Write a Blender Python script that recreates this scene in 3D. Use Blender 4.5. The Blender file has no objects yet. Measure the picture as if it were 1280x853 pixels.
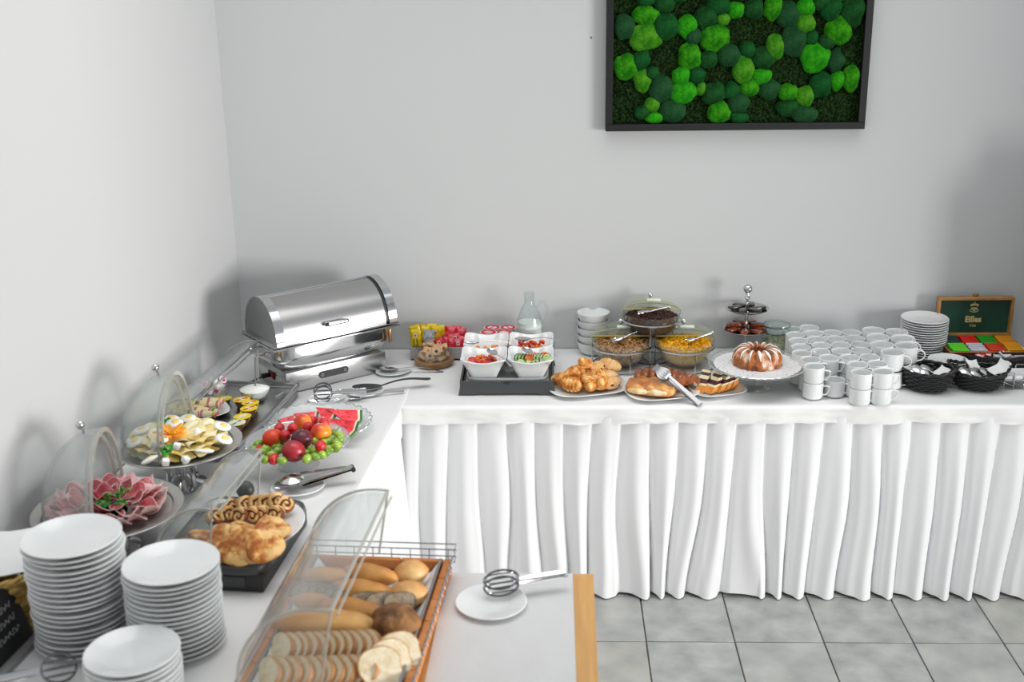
import bpy, bmesh, math, random
from mathutils import Vector, Matrix, Euler, noise
random.seed(7)
S = bpy.context.scene
C = S.collection
PI = math.pi
def rad(d): return d*PI/180
# ---------------------------------------------------------------- camera
F_, PITCH, YAW, ROLL, CH, CD = 1502.8, .3156, .0363, -.0148, 2.2722, 4.5609
fw = Vector((-math.sin(YAW)*math.cos(PITCH), math.cos(YAW)*math.cos(PITCH), -math.sin(PITCH)))
r0 = Vector((math.cos(YAW), math.sin(YAW), 0)); u0 = r0.cross(fw)
rt = r0*math.cos(ROLL)+u0*math.sin(ROLL); up = -r0*math.sin(ROLL)+u0*math.cos(ROLL)
CAM = Vector((0, -CD, CH))
cam = bpy.data.cameras.new('camera'); camo = bpy.data.objects.new('camera', cam); C.objects.link(camo)
camo.matrix_world = Matrix(((rt.x, up.x, -fw.x, CAM.x), (rt.y, up.y, -fw.y, CAM.y), (rt.z, up.z, -fw.z, CAM.z), (0, 0, 0, 1)))
cam.sensor_width = 36; cam.lens = F_/1280*36; cam.clip_start = .05
cam.dof.use_dof = True; cam.dof.focus_distance = 4.25; cam.dof.aperture_fstop = 2.6
S.camera = camo
# ---------------------------------------------------------------- world, lights, exposure
w = bpy.data.worlds.new('world'); S.world = w; w.use_nodes = True
w.node_tree.nodes['Background'].inputs[0].default_value = (.93, .97, 1, 1)
w.node_tree.nodes['Background'].inputs[1].default_value = .40
def area(name, loc, tgt, sx, sy, power, col=(1, 1, 1)):
    l = bpy.data.lights.new(name, 'AREA'); l.shape = 'RECTANGLE'; l.size = sx; l.size_y = sy; l.energy = power; l.color = col
    o = bpy.data.objects.new(name, l); C.objects.link(o); o.location = loc
    o.rotation_euler = (Vector(tgt)-Vector(loc)).to_track_quat('-Z', 'Y').to_euler(); return o
area('window_light', (6.4, -3.9, 1.2), (-.4, -.3, .95), 3.8, 1.9, 430, (1, .985, .965))
cl = area('overhead_fill', (.25, -1.25, 3.1), (.25, -1.15, 0), 3.4, 1.6, 14, (1, .99, .97)); cl.data.spread = rad(100)  # added fill lamp for the tabletops, narrow spread keeps it off the upper walls
S.view_settings.view_transform = 'Standard'; S.view_settings.look = 'None'
S.view_settings.exposure = .37; S.view_settings.gamma = 1; S.view_settings.use_curve_mapping = False
try: S.cycles.transparent_max_bounces = 24; S.cycles.max_bounces = 10; S.cycles.use_denoising = True; S.cycles.caustics_reflective = False; S.cycles.caustics_refractive = False
except Exception: pass

def at(px, py, z=.75):
    d = fw+rt*(px-640)/F_-up*(py-426.5)/F_
    return CAM+d*((z-CH)/d.z)
def ay(px, py, y):
    d = fw+rt*(px-640)/F_-up*(py-426.5)/F_
    return CAM+d*((y-CAM.y)/d.y)
def prj(p):
    v = Vector(p)-CAM; z = v.dot(fw)
    return 640+F_*v.dot(rt)/z, 426.5-F_*v.dot(up)/z
def nz(x, y, z, s=1): return noise.noise(Vector((x*s, y*s, z*s)))
# ---------------------------------------------------------------- materials
def hexc(h):
    h = h.lstrip('#'); c = [int(h[i:i+2], 16)/255 for i in (0, 2, 4)]
    return tuple((x/12.92 if x < .04045 else ((x+.055)/1.055)**2.4) for x in c)
MATS = {}
def mat(name, col, rough=.5, metal=0, col2=None, nscale=20, lo=.4, hi=.6, bump=0, bscale=60, coat=0, sss=0, spec=.5, col3=None):
    if name in MATS: return MATS[name]
    m = bpy.data.materials.new(name); m.use_nodes = True; nt = m.node_tree; b = nt.nodes['Principled BSDF']
    c = hexc(col) if isinstance(col, str) else col
    b.inputs['Base Color'].default_value = (*c, 1); b.inputs['Roughness'].default_value = rough; b.inputs['Metallic'].default_value = metal
    b.inputs['Specular IOR Level'].default_value = spec
    if coat: b.inputs['Coat Weight'].default_value = coat; b.inputs['Coat Roughness'].default_value = .08
    if sss: b.inputs['Subsurface Weight'].default_value = sss; b.inputs['Subsurface Radius'].default_value = (.01, .008, .006); b.inputs['Subsurface Scale'].default_value = 1
    tc = nt.nodes.new('ShaderNodeTexCoord')
    if col2:
        n = nt.nodes.new('ShaderNodeTexNoise'); n.inputs['Scale'].default_value = nscale; n.inputs['Detail'].default_value = 4
        nt.links.new(tc.outputs['Object'], n.inputs['Vector'])
        r = nt.nodes.new('ShaderNodeValToRGB'); r.color_ramp.elements[0].position = lo; r.color_ramp.elements[1].position = hi
        r.color_ramp.elements[0].color = (*c, 1); r.color_ramp.elements[1].color = (*hexc(col2), 1)
        if col3: e = r.color_ramp.elements.new((lo+hi)/2); e.color = (*hexc(col3), 1)
        nt.links.new(n.outputs['Fac'], r.inputs[0]); nt.links.new(r.outputs[0], b.inputs['Base Color'])
    if bump:
        n = nt.nodes.new('ShaderNodeTexNoise'); n.inputs['Scale'].default_value = bscale; n.inputs['Detail'].default_value = 5
        nt.links.new(tc.outputs['Object'], n.inputs['Vector'])
        u = nt.nodes.new('ShaderNodeBump'); u.inputs['Strength'].default_value = bump; u.inputs['Distance'].default_value = .01
        nt.links.new(n.outputs['Fac'], u.inputs['Height']); nt.links.new(u.outputs[0], b.inputs['Normal'])
    MATS[name] = m; return m
def clear(name, tint=(1, 1, 1), haze=.05, ior=1.45, rough=.03, hcol=(.8, .82, .82)):
    m = bpy.data.materials.new(name); m.use_nodes = True; nt = m.node_tree; nt.nodes.clear()
    o = nt.nodes.new('ShaderNodeOutputMaterial'); t = nt.nodes.new('ShaderNodeBsdfTransparent'); t.inputs[0].default_value = (*tint, 1)
    g = nt.nodes.new('ShaderNodeBsdfGlossy'); g.inputs['Roughness'].default_value = rough
    d = nt.nodes.new('ShaderNodeBsdfDiffuse'); d.inputs[0].default_value = (*hcol, 1)
    lw = nt.nodes.new('ShaderNodeLayerWeight'); lw.inputs[0].default_value = .5
    pw = nt.nodes.new('ShaderNodeMath'); pw.operation = 'POWER'; pw.inputs[1].default_value = 4
    f = nt.nodes.new('ShaderNodeMath'); f.operation = 'MULTIPLY_ADD'; f0 = ((ior-1)/(ior+1))**2*1.5; f.inputs[1].default_value = .8-f0; f.inputs[2].default_value = f0
    nt.links.new(lw.outputs['Facing'], pw.inputs[0]); nt.links.new(pw.outputs[0], f.inputs[0])
    m1 = nt.nodes.new('ShaderNodeMixShader'); m1.inputs[0].default_value = haze
    m2 = nt.nodes.new('ShaderNodeMixShader'); L = nt.links.new
    L(t.outputs[0], m1.inputs[1]); L(d.outputs[0], m1.inputs[2]); L(f.outputs[0], m2.inputs[0]); L(m1.outputs[0], m2.inputs[1]); L(g.outputs[0], m2.inputs[2]); L(m2.outputs[0], o.inputs[0])
    MATS[name] = m; return m
PORC = mat('porcelain', (.80, .82, .82), .16, coat=.4)
CHROME = mat('chrome', (.60, .60, .61), .10, 1)
STEEL = mat('brushed_steel', (.42, .42, .43), .28, 1, bump=.02, bscale=200)
WIRE = mat('wire_metal', (.20, .20, .21), .25, 1)
CLOTH = mat('white_cotton', (.80, .80, .80), .8, bump=.22, bscale=9, spec=.2)
SKIRT = mat('white_satin', (.80, .805, .815), .45, bump=.02, bscale=25, spec=.3)
BLACK = mat('black_plastic', (.018, .018, .02), .42)
DGREY = mat('dark_grey_plastic', (.05, .052, .055), .4)
GLASS = clear('clear_glass', (.97, .985, .98), .02)
ACRY = clear('acrylic', (.93, .95, .95), .12, 1.4, .08)
ACRYE = clear('acrylic_edge', (.72, .72, .68), .45, 1.5, .1, (.62, .62, .58))
LIDY = clear('yellowish_acrylic', (.93, .95, .84), .10, 1.45, .05, (.8, .82, .7))
# ---------------------------------------------------------------- mesh builder
class B:
    def __init__(s): s.v = []; s.f = []; s.T = Matrix.Identity(4)
    def at(s, loc=(0, 0, 0), rot=(0, 0, 0), sc=(1, 1, 1)):
        s.T = Matrix.LocRotScale(Vector(loc), Euler(rot), Vector(sc)); return s
    def add(s, vs, fs):
        n = len(s.v); T = s.T; s.v += [tuple(T @ Vector(p)) for p in vs]; s.f += [tuple(i+n for i in f) for f in fs]; return s
    def box(s, c, d, bev=0, seg=2):
        if not bev:
            x, y, z = [q/2 for q in d]
            vs = [(c[0]+i*x, c[1]+j*y, c[2]+k*z) for i in (-1, 1) for j in (-1, 1) for k in (-1, 1)]
            return s.add(vs, [(0, 1, 3, 2), (4, 6, 7, 5), (0, 4, 5, 1), (2, 3, 7, 6), (0, 2, 6, 4), (1, 5, 7, 3)])
        bm = bmesh.new(); bmesh.ops.create_cube(bm, size=1)
        for q in bm.verts: q.co = Vector((q.co.x*d[0]+c[0], q.co.y*d[1]+c[1], q.co.z*d[2]+c[2]))
        bmesh.ops.bevel(bm, geom=bm.edges[:], offset=bev, segments=seg, affect='EDGES', profile=.5)
        bm.verts.index_update(); s.add([q.co[:] for q in bm.verts], [[q.index for q in f.verts] for f in bm.faces]); bm.free(); return s
    def lathe(s, prof, n=32, rf=None, zf=None, capb=True, capt=False, c=(0, 0, 0)):
        vs = []; fs = []
        for r, z in prof:
            for i in range(n):
                a = 2*PI*i/n; k = rf(a) if rf else 1; zz = z+(zf(a, r) if zf else 0)
                vs.append((c[0]+r*k*math.cos(a), c[1]+r*k*math.sin(a), c[2]+zz))
        for j in range(len(prof)-1):
            for i in range(n):
                i2 = (i+1) % n; fs.append((j*n+i, j*n+i2, (j+1)*n+i2, (j+1)*n+i))
        if capb: fs.append(tuple(range(n-1, -1, -1)))
        if capt: q = (len(prof)-1)*n; fs.append(tuple(range(q, q+n)))
        return s.add(vs, fs)
    def tube(s, pts, r, n=8, closed=False, flat=1):
        pts = [Vector(p) for p in pts]; m = len(pts); R = r if isinstance(r, (list, tuple)) else [r]*m
        vs = []; prev = None
        for i, p in enumerate(pts):
            if closed: t = pts[(i+1) % m]-pts[i-1]
            else: t = pts[min(i+1, m-1)]-pts[max(i-1, 0)]
            if t.length < 1e-9: t = Vector((0, 0, 1))
            t.normalize()
            if prev is None:
                a = Vector((0, 0, 1)) if abs(t.z) < .9 else Vector((1, 0, 0)); u = a-t*a.dot(t)
            else: u = prev-t*prev.dot(t)
            u.normalize(); prev = u; w_ = t.cross(u)
            for k in range(n):
                a = 2*PI*k/n; vs.append(p+u*(R[i]*flat*math.cos(a))+w_*(R[i]*math.sin(a)))
        fs = []
        for i in range(m if closed else m-1):
            j = (i+1) % m
            for k in range(n): k2 = (k+1) % n; fs.append((i*n+k, i*n+k2, j*n+k2, j*n+k))
        if not closed: fs.append(tuple(range(n-1, -1, -1))); fs.append(tuple(range((m-1)*n, m*n)))
        return s.add(vs, fs)
    def ell(s, c, r, nu=16, nv=10, fn=None, v0=0, v1=1):
        vs = []; fs = []
        for j in range(nv+1):
            t = PI*(v0+(v1-v0)*j/nv)
            for i in range(nu):
                a = 2*PI*i/nu; d = Vector((math.sin(t)*math.cos(a), math.sin(t)*math.sin(a), -math.cos(t)))
                k = fn(d) if fn else 1
                vs.append((c[0]+d.x*r[0]*k, c[1]+d.y*r[1]*k, c[2]+d.z*r[2]*k))
        for j in range(nv):
            for i in range(nu): i2 = (i+1) % nu; fs.append((j*nu+i, j*nu+i2, (j+1)*nu+i2, (j+1)*nu+i))
        return s.add(vs, fs)
    def grid(s, fn, nu, nv, wrap=False):
        vs = [fn(i/nu, j/nv) for j in range(nv+1) for i in range(nu+(0 if wrap else 1))]; q = nu if wrap else nu+1; fs = []
        for j in range(nv):
            for i in range(nu): i2 = (i+1) % q; fs.append((j*q+i, j*q+i2, (j+1)*q+i2, (j+1)*q+i))
        return s.add(vs, fs)
    def prism(s, out, z0, z1, axis='z'):
        n = len(out)
        def P(x, y, z): return (x, y, z) if axis == 'z' else ((x, z, y) if axis == 'y' else (z, x, y))
        vs = [P(x, y, z0) for x, y in out]+[P(x, y, z1) for x, y in out]
        fs = [tuple(range(n-1, -1, -1)), tuple(range(n, 2*n))]+[(i, (i+1) % n, n+(i+1) % n, n+i) for i in range(n)]
        return s.add(vs, fs)
    def mesh(s, name, m, ang=38, weld=False):
        me = bpy.data.meshes.new(name); me.from_pydata(s.v, [], s.f)
        bm = bmesh.new(); bm.from_mesh(me)
        bmesh.ops.remove_doubles(bm, verts=bm.verts, dist=1e-6)
        bmesh.ops.recalc_face_normals(bm, faces=bm.faces); bm.to_mesh(me); bm.free()
        me.polygons.foreach_set('use_smooth', [True]*len(me.polygons))
        me.set_sharp_from_angle(angle=rad(ang)); me.materials.append(m); return me
def setp(o, loc=None, rot=None, sc=None):
    if loc is not None: o.location = loc
    if rot is not None: o.rotation_euler = rot if isinstance(rot, (tuple, list, Euler)) else (0, 0, rot)
    if sc is not None: o.scale = (sc, sc, sc) if isinstance(sc, (int, float)) else sc
    return o
def tag(o, label=None, cat=None, group=None, kind=None):
    for k, v in (('label', label), ('category', cat), ('group', group), ('kind', kind)):
        if v: o[k] = v
    return o
def thing(name, label, cat, loc=(0, 0, 0), rot=None, group=None):
    o = bpy.data.objects.new(name, None); o.empty_display_size = .05; C.objects.link(o); setp(o, loc, rot); return tag(o, label, cat, group)
def part(name, me, parent, loc=None, rot=None, sc=None, label=None, kind=None):
    o = bpy.data.objects.new(name, me); C.objects.link(o); o.parent = parent; setp(o, loc, rot, sc); return tag(o, label, None, None, kind)
def solo(name, me, label, cat, loc=None, rot=None, sc=None, group=None, kind=None):
    o = bpy.data.objects.new(name, me); C.objects.link(o); setp(o, loc, rot, sc); return tag(o, label, cat, group, kind)
KIDS = {}
def copy_tree(o, loc=None, rot=None, label=None, sc=None, parent=None):
    c = o.copy(); C.objects.link(c); c.parent = parent
    for ch in o.children: copy_tree(ch, parent=c)
    if parent is None: setp(c, loc, rot, sc)
    if label: c['label'] = label
    return c
ORD = 'first second third fourth fifth sixth seventh eighth ninth tenth eleventh twelfth thirteenth fourteenth fifteenth sixteenth seventeenth eighteenth nineteenth twentieth'.split()
ORD += ['twenty-'+x for x in ORD[:9]]+['thirtieth']+['thirty-'+x for x in ORD[:9]]
def lr(objs, fmt, key=0, tail='from the left'):
    """labels by place in the picture: fmt holds {}"""
    bpy.context.view_layer.update()
    s = sorted(objs, key=lambda o: prj(o.location)[0] if key == 0 else (-prj(o.location)[1] if key == 1 else -o.location.z))
    n = len(s)
    for i, o in enumerate(s):
        if key == 0: t = 'leftmost' if i == 0 else ('rightmost' if i == n-1 else ORD[i]+' from the left')
        elif key == 1: t = 'nearest' if i == 0 else ('farthest' if i == n-1 else ORD[i]+' from the front')
        else: t = 'topmost' if i == 0 else ('lowest' if i == n-1 else ORD[i]+' from the top')
        o['label'] = fmt.format(t)
def build(b, name, m, parent=None, **k): return part(name, b.mesh(name, m), parent, **k)
SK = -rad(4.8)                       # the left table run is turned by this much
def wallx(y): return -1.245+.095*y
# ================================================================ setting
def wall_material(name, c):
    return mat(name, c, .75, bump=.06, bscale=9, spec=.25)
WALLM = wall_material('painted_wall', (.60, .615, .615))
b = B().box((1.2, .05, 1.5), (6.2, .1, 3.0)); o = solo('wall_back', b.mesh('wall_back', WALLM), 'plain pale grey back wall', 'wall'); 
def structure(o): o['kind'] = 'structure'; return o
structure(o)
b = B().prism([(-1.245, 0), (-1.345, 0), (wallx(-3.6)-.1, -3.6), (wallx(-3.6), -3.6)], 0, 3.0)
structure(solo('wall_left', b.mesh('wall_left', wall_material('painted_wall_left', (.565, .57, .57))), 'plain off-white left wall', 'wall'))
for o_ in (bpy.data.objects['wall_back'],):
    k = B().ell((0, 0, 0), (.0035, .002, .0035), 8, 6).mesh('nail_mark', mat('nail_mark', (.12, .12, .12), .7))
    part('nail_mark', k, o_, ay(739, 47, 0)-Vector((0, .001, 0)))
b = B().box((3.15, -.85, 1.5), (.1, 1.7, 3.0)); structure(solo('shade_wall', b.mesh('shade_wall', WALLM), 'short pale wall to the right of the buffet, outside the picture', 'wall'))  # added unseen wall, blocks window light from the right of the back wall
fl = B().box((1.2, -2.6, -.03), (6.6, 5.6, .05)).mesh('floor', mat('grout', (.16, .155, .145), .9))
floor = structure(solo('floor', fl, 'grey tiled floor', 'floor'))
s_ = .3028
tm = [B().box((0, 0, 0), (s_-.005, s_-.005, .012), .0015, 1).mesh('tile', mat('floor_tile_%d' % i, c, .32, col2=c2, col3=c3, nscale=7+i, lo=.3, hi=.75, bump=.04, bscale=25)) for i, (c, c2, c3) in enumerate((('#8c8f8e', '#b3b4b0', '#a1a29f'), ('#8e918f', '#adafab', '#a3a39c'), ('#898c8b', '#b5b5b2', '#9fa19f')))]
for i in range(-7, 10):
    for j in range(-11, 4):
        x = .3147+(i+.5)*s_; y = -.9449+(j+.5)*s_
        if y > -.1 and j > 2: continue
        part('tile', random.choice(tm), floor, (x, y, -.003), (0, 0, random.choice((0, 1, 2, 3))*PI/2))
# ================================================================ tables and cloths
EDGE = lambda y: -.535+.081*(y+.66)
wood = mat('beech_wood', '#d9a866', .4, col2='#c8945a', nscale=6, lo=.35, hi=.7)
nt = wood.node_tree; mp = nt.nodes.new('ShaderNodeMapping'); mp.inputs['Scale'].default_value = (14, .8, 1)
tcn = [n for n in nt.nodes if n.type == 'TEX_COORD'][0]; nn = [n for n in nt.nodes if n.type == 'TEX_NOISE'][0]
nt.links.new(tcn.outputs['Object'], mp.inputs[0]); nt.links.new(mp.outputs[0], nn.inputs['Vector'])
tblm = mat('table_laminate', (.5, .4, .3), .5)
def table(name, label, out, z=.742, legs=(), wd=tblm, th=.025, lm=None):
    t = thing(name, label, 'table', (out[0][0], out[0][1], 0)); off = Vector((out[0][0], out[0][1], 0))
    b = B().at(-off).prism(out, z-th, z); build(b, 'tabletop', wd, t)
    for x, y in legs: b = B().at(-off).box((x, y, (z-th)/2), (.045, .045, z-th-.0), .004); build(b, 'leg', lm or STEEL, t)
    return t
table('buffet_table', 'long buffet table under white cloth along the back wall', [(-.50, -.622), (2.6, -.622), (2.6, -.02), (-.50, -.02)], legs=[(-.44, -.5), (2.5, -.5), (2.5, -.08), (1, -.5), (1, -.08), (-.44, -.08)])
yy = -2.95
table('buffet_table', 'buffet table under white cloth along the left wall', [(wallx(yy)+.03, yy), (EDGE(yy)-.012, yy), (EDGE(-.66)-.012, -.66), (-.51, -.02), (-1.22, -.02)],
      legs=[(-1.36, -2.85), (-.78, -2.85), (-1.2, -.1), (-.6, -.1), (-.66, -1.5)])
WT = [(EDGE(-1.83)+.012, -1.822), (.100, -1.818), (.088, yy), (EDGE(yy)+.02, yy)]
table('side_table', 'beech wooden side table with white runner and bread box on it', WT, z=.748, legs=[(-.55, -1.87), (.06, -1.87), (-.6, -2.85), (.05, -2.85)], wd=wood, th=.03, lm=wood)
def wr(x, y, a=.0022):
    n = abs(nz(x*3, y*3, 1))+.7*abs(nz(x*8+y*3, y*6, 4))
    return -a*n*1.5
LIPW = .006
def lip(s, t, amp=.005):  # t 0..1 down the lip: out, down
    a = min(t/.25, 1)*PI/2; rr = .014
    if t <= .25: return rr*math.sin(a), -rr*(1-math.cos(a))
    k = (t-.25)/.75; d = .050*k
    return rr+amp*(k**.7)*(math.sin(s*19+2*math.sin(s*5))+.9*math.sin(s*47+k*2+1)*.8+.5*nz(s*30, k*3, 1))+.004*k, -rr-d-.003*k*math.sin(s*13)
def backcloth(u, v):
    x = -.55+u*3.17
    if v < .7: y = -.004-(v/.7)*.620; return (x, y, .7495+wr(x, y)*(1 if v > .02 else 0))
    o_, d = lip(x, (v-.7)/.3, .006); return (x, -.624-o_, .7495+d)
b = B().grid(backcloth, 260, 44)
solo('tablecloth', b.mesh('tablecloth', CLOTH, 60), 'white cloth with short hanging edge covering the back buffet table', 'tablecloth', group='white cloths on the buffet tables')
def leftcloth(u, v):
    y = -.004-v*2.94
    x0, x1 = wallx(y)+.006, (EDGE(min(y, -.66)) if y < -.6 else -.53)
    if u < .8: x = x0+(x1-x0)*u/.8; return (x, y, .7502+wr(x, y)*.8)
    if y > -.655 or y < -1.815: o_, d = lip(y, 0); kk = (u-.8)/.2; return (x1+.004*kk, y, .7502-.002*kk)
    o_, d = lip(y+3, (u-.8)/.2, .006)
    k = min(1, (-.655-y)/.04)
    return (x1+o_*k, y, .7502+d*k)
b = B().grid(leftcloth, 60, 220)
solo('tablecloth', b.mesh('tablecloth_left', CLOTH, 60), 'white creased cloth covering the buffet table along the left wall', 'tablecloth', group='white cloths on the buffet tables')
def runner(u, v):
    return (-.275-.02*v+(.322+.02*v)*u, -1.822-1.1*v, .7515+.0008*nz(u*6, v*12, 2))
b = B().grid(runner, 24, 60)
solo('table_runner', b.mesh('table_runner', mat('runner_cotton', (.66, .66, .66), .85, bump=.25, bscale=14, spec=.2), 60), 'white cloth runner lying on the wooden side table', 'runner')
# pleated skirts
def skirt(fn, n, label):
    ph = [random.uniform(-.5, .5) for _ in range(n+3)]; am = [random.uniform(.65, 1.25) for _ in range(n+3)]
    ph2 = [random.uniform(-1, 1) for _ in range(n+3)]
    ns, nh = n*26, 26
    def g(u, v):
        s = u*n; h = v                      # v 0 top .. 1 bottom
        i = int(s); f_ = s-i
        p = ph[i]*(1-f_)+ph[i+1]*f_; q = ph2[i]*(1-f_)+ph2[i+1]*f_; a = am[i]*(1-f_)+am[i+1]*f_
        s2 = s+p*.75*h**1.3+.22*q*math.sin(h*5+i*0)*h
        f2 = s2 % 1
        pk = .93-.07*min(1, h*1.4); e = math.sin(PI*.80*pk)
        saw = math.sin(PI*.80*f2) if f2 < pk else e*(.5+.5*math.cos(PI*(f2-pk)/(1-pk)))       # overlapping pleat, steep behind its ridge
        saw -= .5
        sine = 1.25*saw+.10*math.sin(4*PI*f2+q)
        k = min(1, h*1.25)**.8
        off = .017*saw*(1-k)+.040*a*sine*k+.016*h
        z = .705-h*(.705-.012)+(.006*math.sin(s2*2*PI) if h > .98 else 0)
        return fn(u*1.0, off, z)
    b = B().grid(g, ns, nh)
    return solo('table_skirt', b.mesh('table_skirt', SKIRT, 80), label, 'table skirt')
skirt(lambda u, o_, z: (-.575+u*3.14, -.627-o_, z), 31, 'white pleated satin skirt hanging from the back table to the tiles')
skirt(lambda u, o_, z: (EDGE(-.66-u*2.2)-.003+o_, -.66-u*2.2, z), 22, 'white pleated skirt on the inner side of the left table')
# ================================================================ moss picture
def moss():
    x0, x1, z0, z1 = .1968, 1.1557, 1.6176, 2.22
    t = thing('moss_picture', 'framed green moss picture with a black frame on the back wall', 'moss picture', (x0, 0, z0)); fr = mat('black_wood', (.007, .007, .008), .5)
    W, H = x1-x0, z1-z0; k = .026
    for c, d in (((W/2, -.022, k/2), (W, .04, k)), ((W/2, -.022, H-k/2), (W, .04, k)), ((k/2, -.022, H/2), (k, .04, H-2*k)), ((W-k/2, -.022, H/2), (k, .04, H-2*k))):
        b = B().box(c, d, .0015, 1); build(b, 'frame_bar', fr, t)
    m = mat('dark_flat_moss', '#101c0c', .95, col2='#2b4a1c', nscale=120, lo=.42, hi=.68, bump=1, bscale=150, spec=.1)
    def g(u, v):
        x = k*.8+u*(W-1.6*k); z = k*.8+v*(H-1.6*k)
        return (x, -.010-.010*abs(nz(x, z, 0, 55))-.006*abs(nz(x, z, 3, 120)), z)
    b = B().grid(g, 300, 190); build(b, 'flat_moss', m, t, kind='stuff', label='dark rough moss between the cushions')
    L = '257,62,50,42 258,156,63,53 437,112,38,45 550,158,57,57 588,82,26,24 640,42,33,32 798,35,42,45 932,100,38,38 938,30,37,36 1070,130,52,56 810,197,36,50 982,245,62,57 175,282,50,48 246,338,36,46 410,322,37,38 447,235,48,52 673,295,45,55 750,323,40,34 697,370,40,34 494,374,20,27 423,390,52,43 572,474,48,45 288,443,32,30 296,497,35,24 860,390,40,35 935,405,38,40 1068,340,28,40 1128,330,35,50 250,-60,50,45 480,-70,50,48 900,-80,55,50 1100,-40,40,40'
    D = '340,20,42,36 172,112,44,48 348,110,50,54 515,75,46,48 462,155,34,34 570,25,45,38 716,38,40,42 862,62,48,50 1046,35,40,52 1135,45,48,58 885,172,52,65 962,160,27,28 1022,180,34,30 1064,258,32,46 240,252,38,40 288,308,28,28 328,374,52,57 478,316,34,34 526,252,37,37 612,232,48,47 690,210,34,32 758,245,46,45 782,377,43,42 622,385,32,38 547,398,45,47 652,435,44,40 652,497,40,24 243,476,28,30 373,470,53,46 1000,357,47,52 860,455,46,36 928,483,56,35 265,5,36,20 1000,10,35,30 170,-50,40,40 400,-40,45,45 600,-60,45,40 760,-50,50,45 1020,-90,45,45 330,-90,40,40'
    lm = [mat('green_cushion_moss_%d' % i, a, .95, col2=b_, nscale=35, lo=.35, hi=.7, bump=1, bscale=220, spec=.1) for i, (a, b_) in enumerate((('#1c6f0c', '#4aab1a'), ('#2c7a12', '#62a82a'), ('#1f8410', '#3fb51e')))]
    dm = [mat('dark_cushion_moss_%d' % i, a, .95, col2=b_, nscale=30, lo=.35, hi=.7, bump=1, bscale=220, spec=.1) for i, (a, b_) in enumerate((('#123c18', '#24602c'), ('#1a4426', '#2c5c34'), ('#10461c', '#1d622c')))]
    for q, ms, nm in ((L, lm, 'bright green moss cushion'), (D, dm, 'dark green moss cushion')):
        for i, e in enumerate(q.split()):
            X, Y, rx, ry = map(float, e.split(','))
            p = ay(730+X/3.368, Y/3.368, -.035) - Vector((x0, 0, z0)); sc = 1/3.368/1503*4.75
            if p.z > H-.06: continue
            rx *= sc; ry *= sc; sd = i*3.7+len(nm)
            def fn(d): return 1+.22*nz(d.x, d.z, sd, 1.3)+.05*nz(d.x, d.z, sd, 6)+.025*nz(d.x, d.y+d.z, sd, 16)
            b = B().ell((0, 0, 0), (rx*1.03, .024, ry*1.03), 22, 14, fn)
            build(b, 'moss_cushion', ms[i % 3], t, loc=(p.x, -.022, p.z), label=nm)
moss()
# ================================================================ helpers for tableware
def plate_prof(r, h=.016, foot=.55, well=.62, t=.003):
    return [(r*foot, 0), (r*foot+.004, .0015), (r*well+.006, .004), (r*.86, h*.62), (r-.001, h-.0015), (r, h), (r-.0015, h+.0012), (r*.84, h*.62+t), (r*well, .0075), (r*well*.9, .006), (r*.3, .0055), (.0005, .0055)]
def lathe_mesh(name, prof, m, n=48, **k): return B().lathe(prof, n, **k).mesh(name, m)
def sqf(p=3.2): return lambda a: (abs(math.cos(a))**p+abs(math.sin(a))**p)**(-1/p)
def sq_plate(name, label, loc, r, rz, group=None, p=3.4, asp=1, h=.016):
    me = B().at(sc=(1, asp, 1)).lathe(plate_prof(r, h, .55, .66), 64, rf=sqf(p)).mesh(name, PORC, 50)
    return solo(name, me, label, 'plate', loc, rz, group=group)
def stack(pl_name, r, n, x, y, z0, gap, lab, group, jit=.002, h=.016, cat='plate', me=None, seg=64):
    me = me or lathe_mesh(pl_name, plate_prof(r, h), PORC, seg)
    for i in range(n):
        k = n-1-i
        t = 'topmost' if k == 0 else ('lowest' if i == 0 else ORD[k]+' from the top')
        solo(pl_name, me, lab.format(t), cat, (x+random.uniform(-jit, jit), y+random.uniform(-jit, jit), z0+i*gap), random.random()*6, group=group)
def spoon_mesh(L=.19, bw=.019, bl=.03, hw=.006, curve=.012, m=None, name='spoon', lf=0):
    """along +x, bowl at x=0"""
    b = B()
    def bowl(u, v):
        a = u*2*PI; r = v; x = math.cos(a)*bl*r; y = math.sin(a)*bw*r*(1-.12*math.cos(a)); return (x, y, -.008*(1-r*r)+.003)
    b.grid(bowl, 20, 6, True)
    b.grid(lambda u, v: tuple(Vector(bowl(u, v))+Vector((0, 0, -.0012))), 20, 6, True)
    pts = []; n = 14
    def hd(u, v):
        x = bl*.93+(L-bl)*u; w_ = (hw*.55+hw*.6*u*u)*(1 if u < .97 else .6); z = .003+curve*math.sin(PI*min(u*1.1, 1))+lf*u
        k = [(-1, 0), (-.5, .0012), (.5, .0012), (1, 0), (0, -.0012)][min(int(round(v*5)), 5) % 5]
        return (x, k[0]*w_, z+k[1])
    b.grid(hd, n, 5)
    return b.mesh(name, m or CHROME, 50)
def slotted(name='pastry_tongs'): pass
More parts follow.
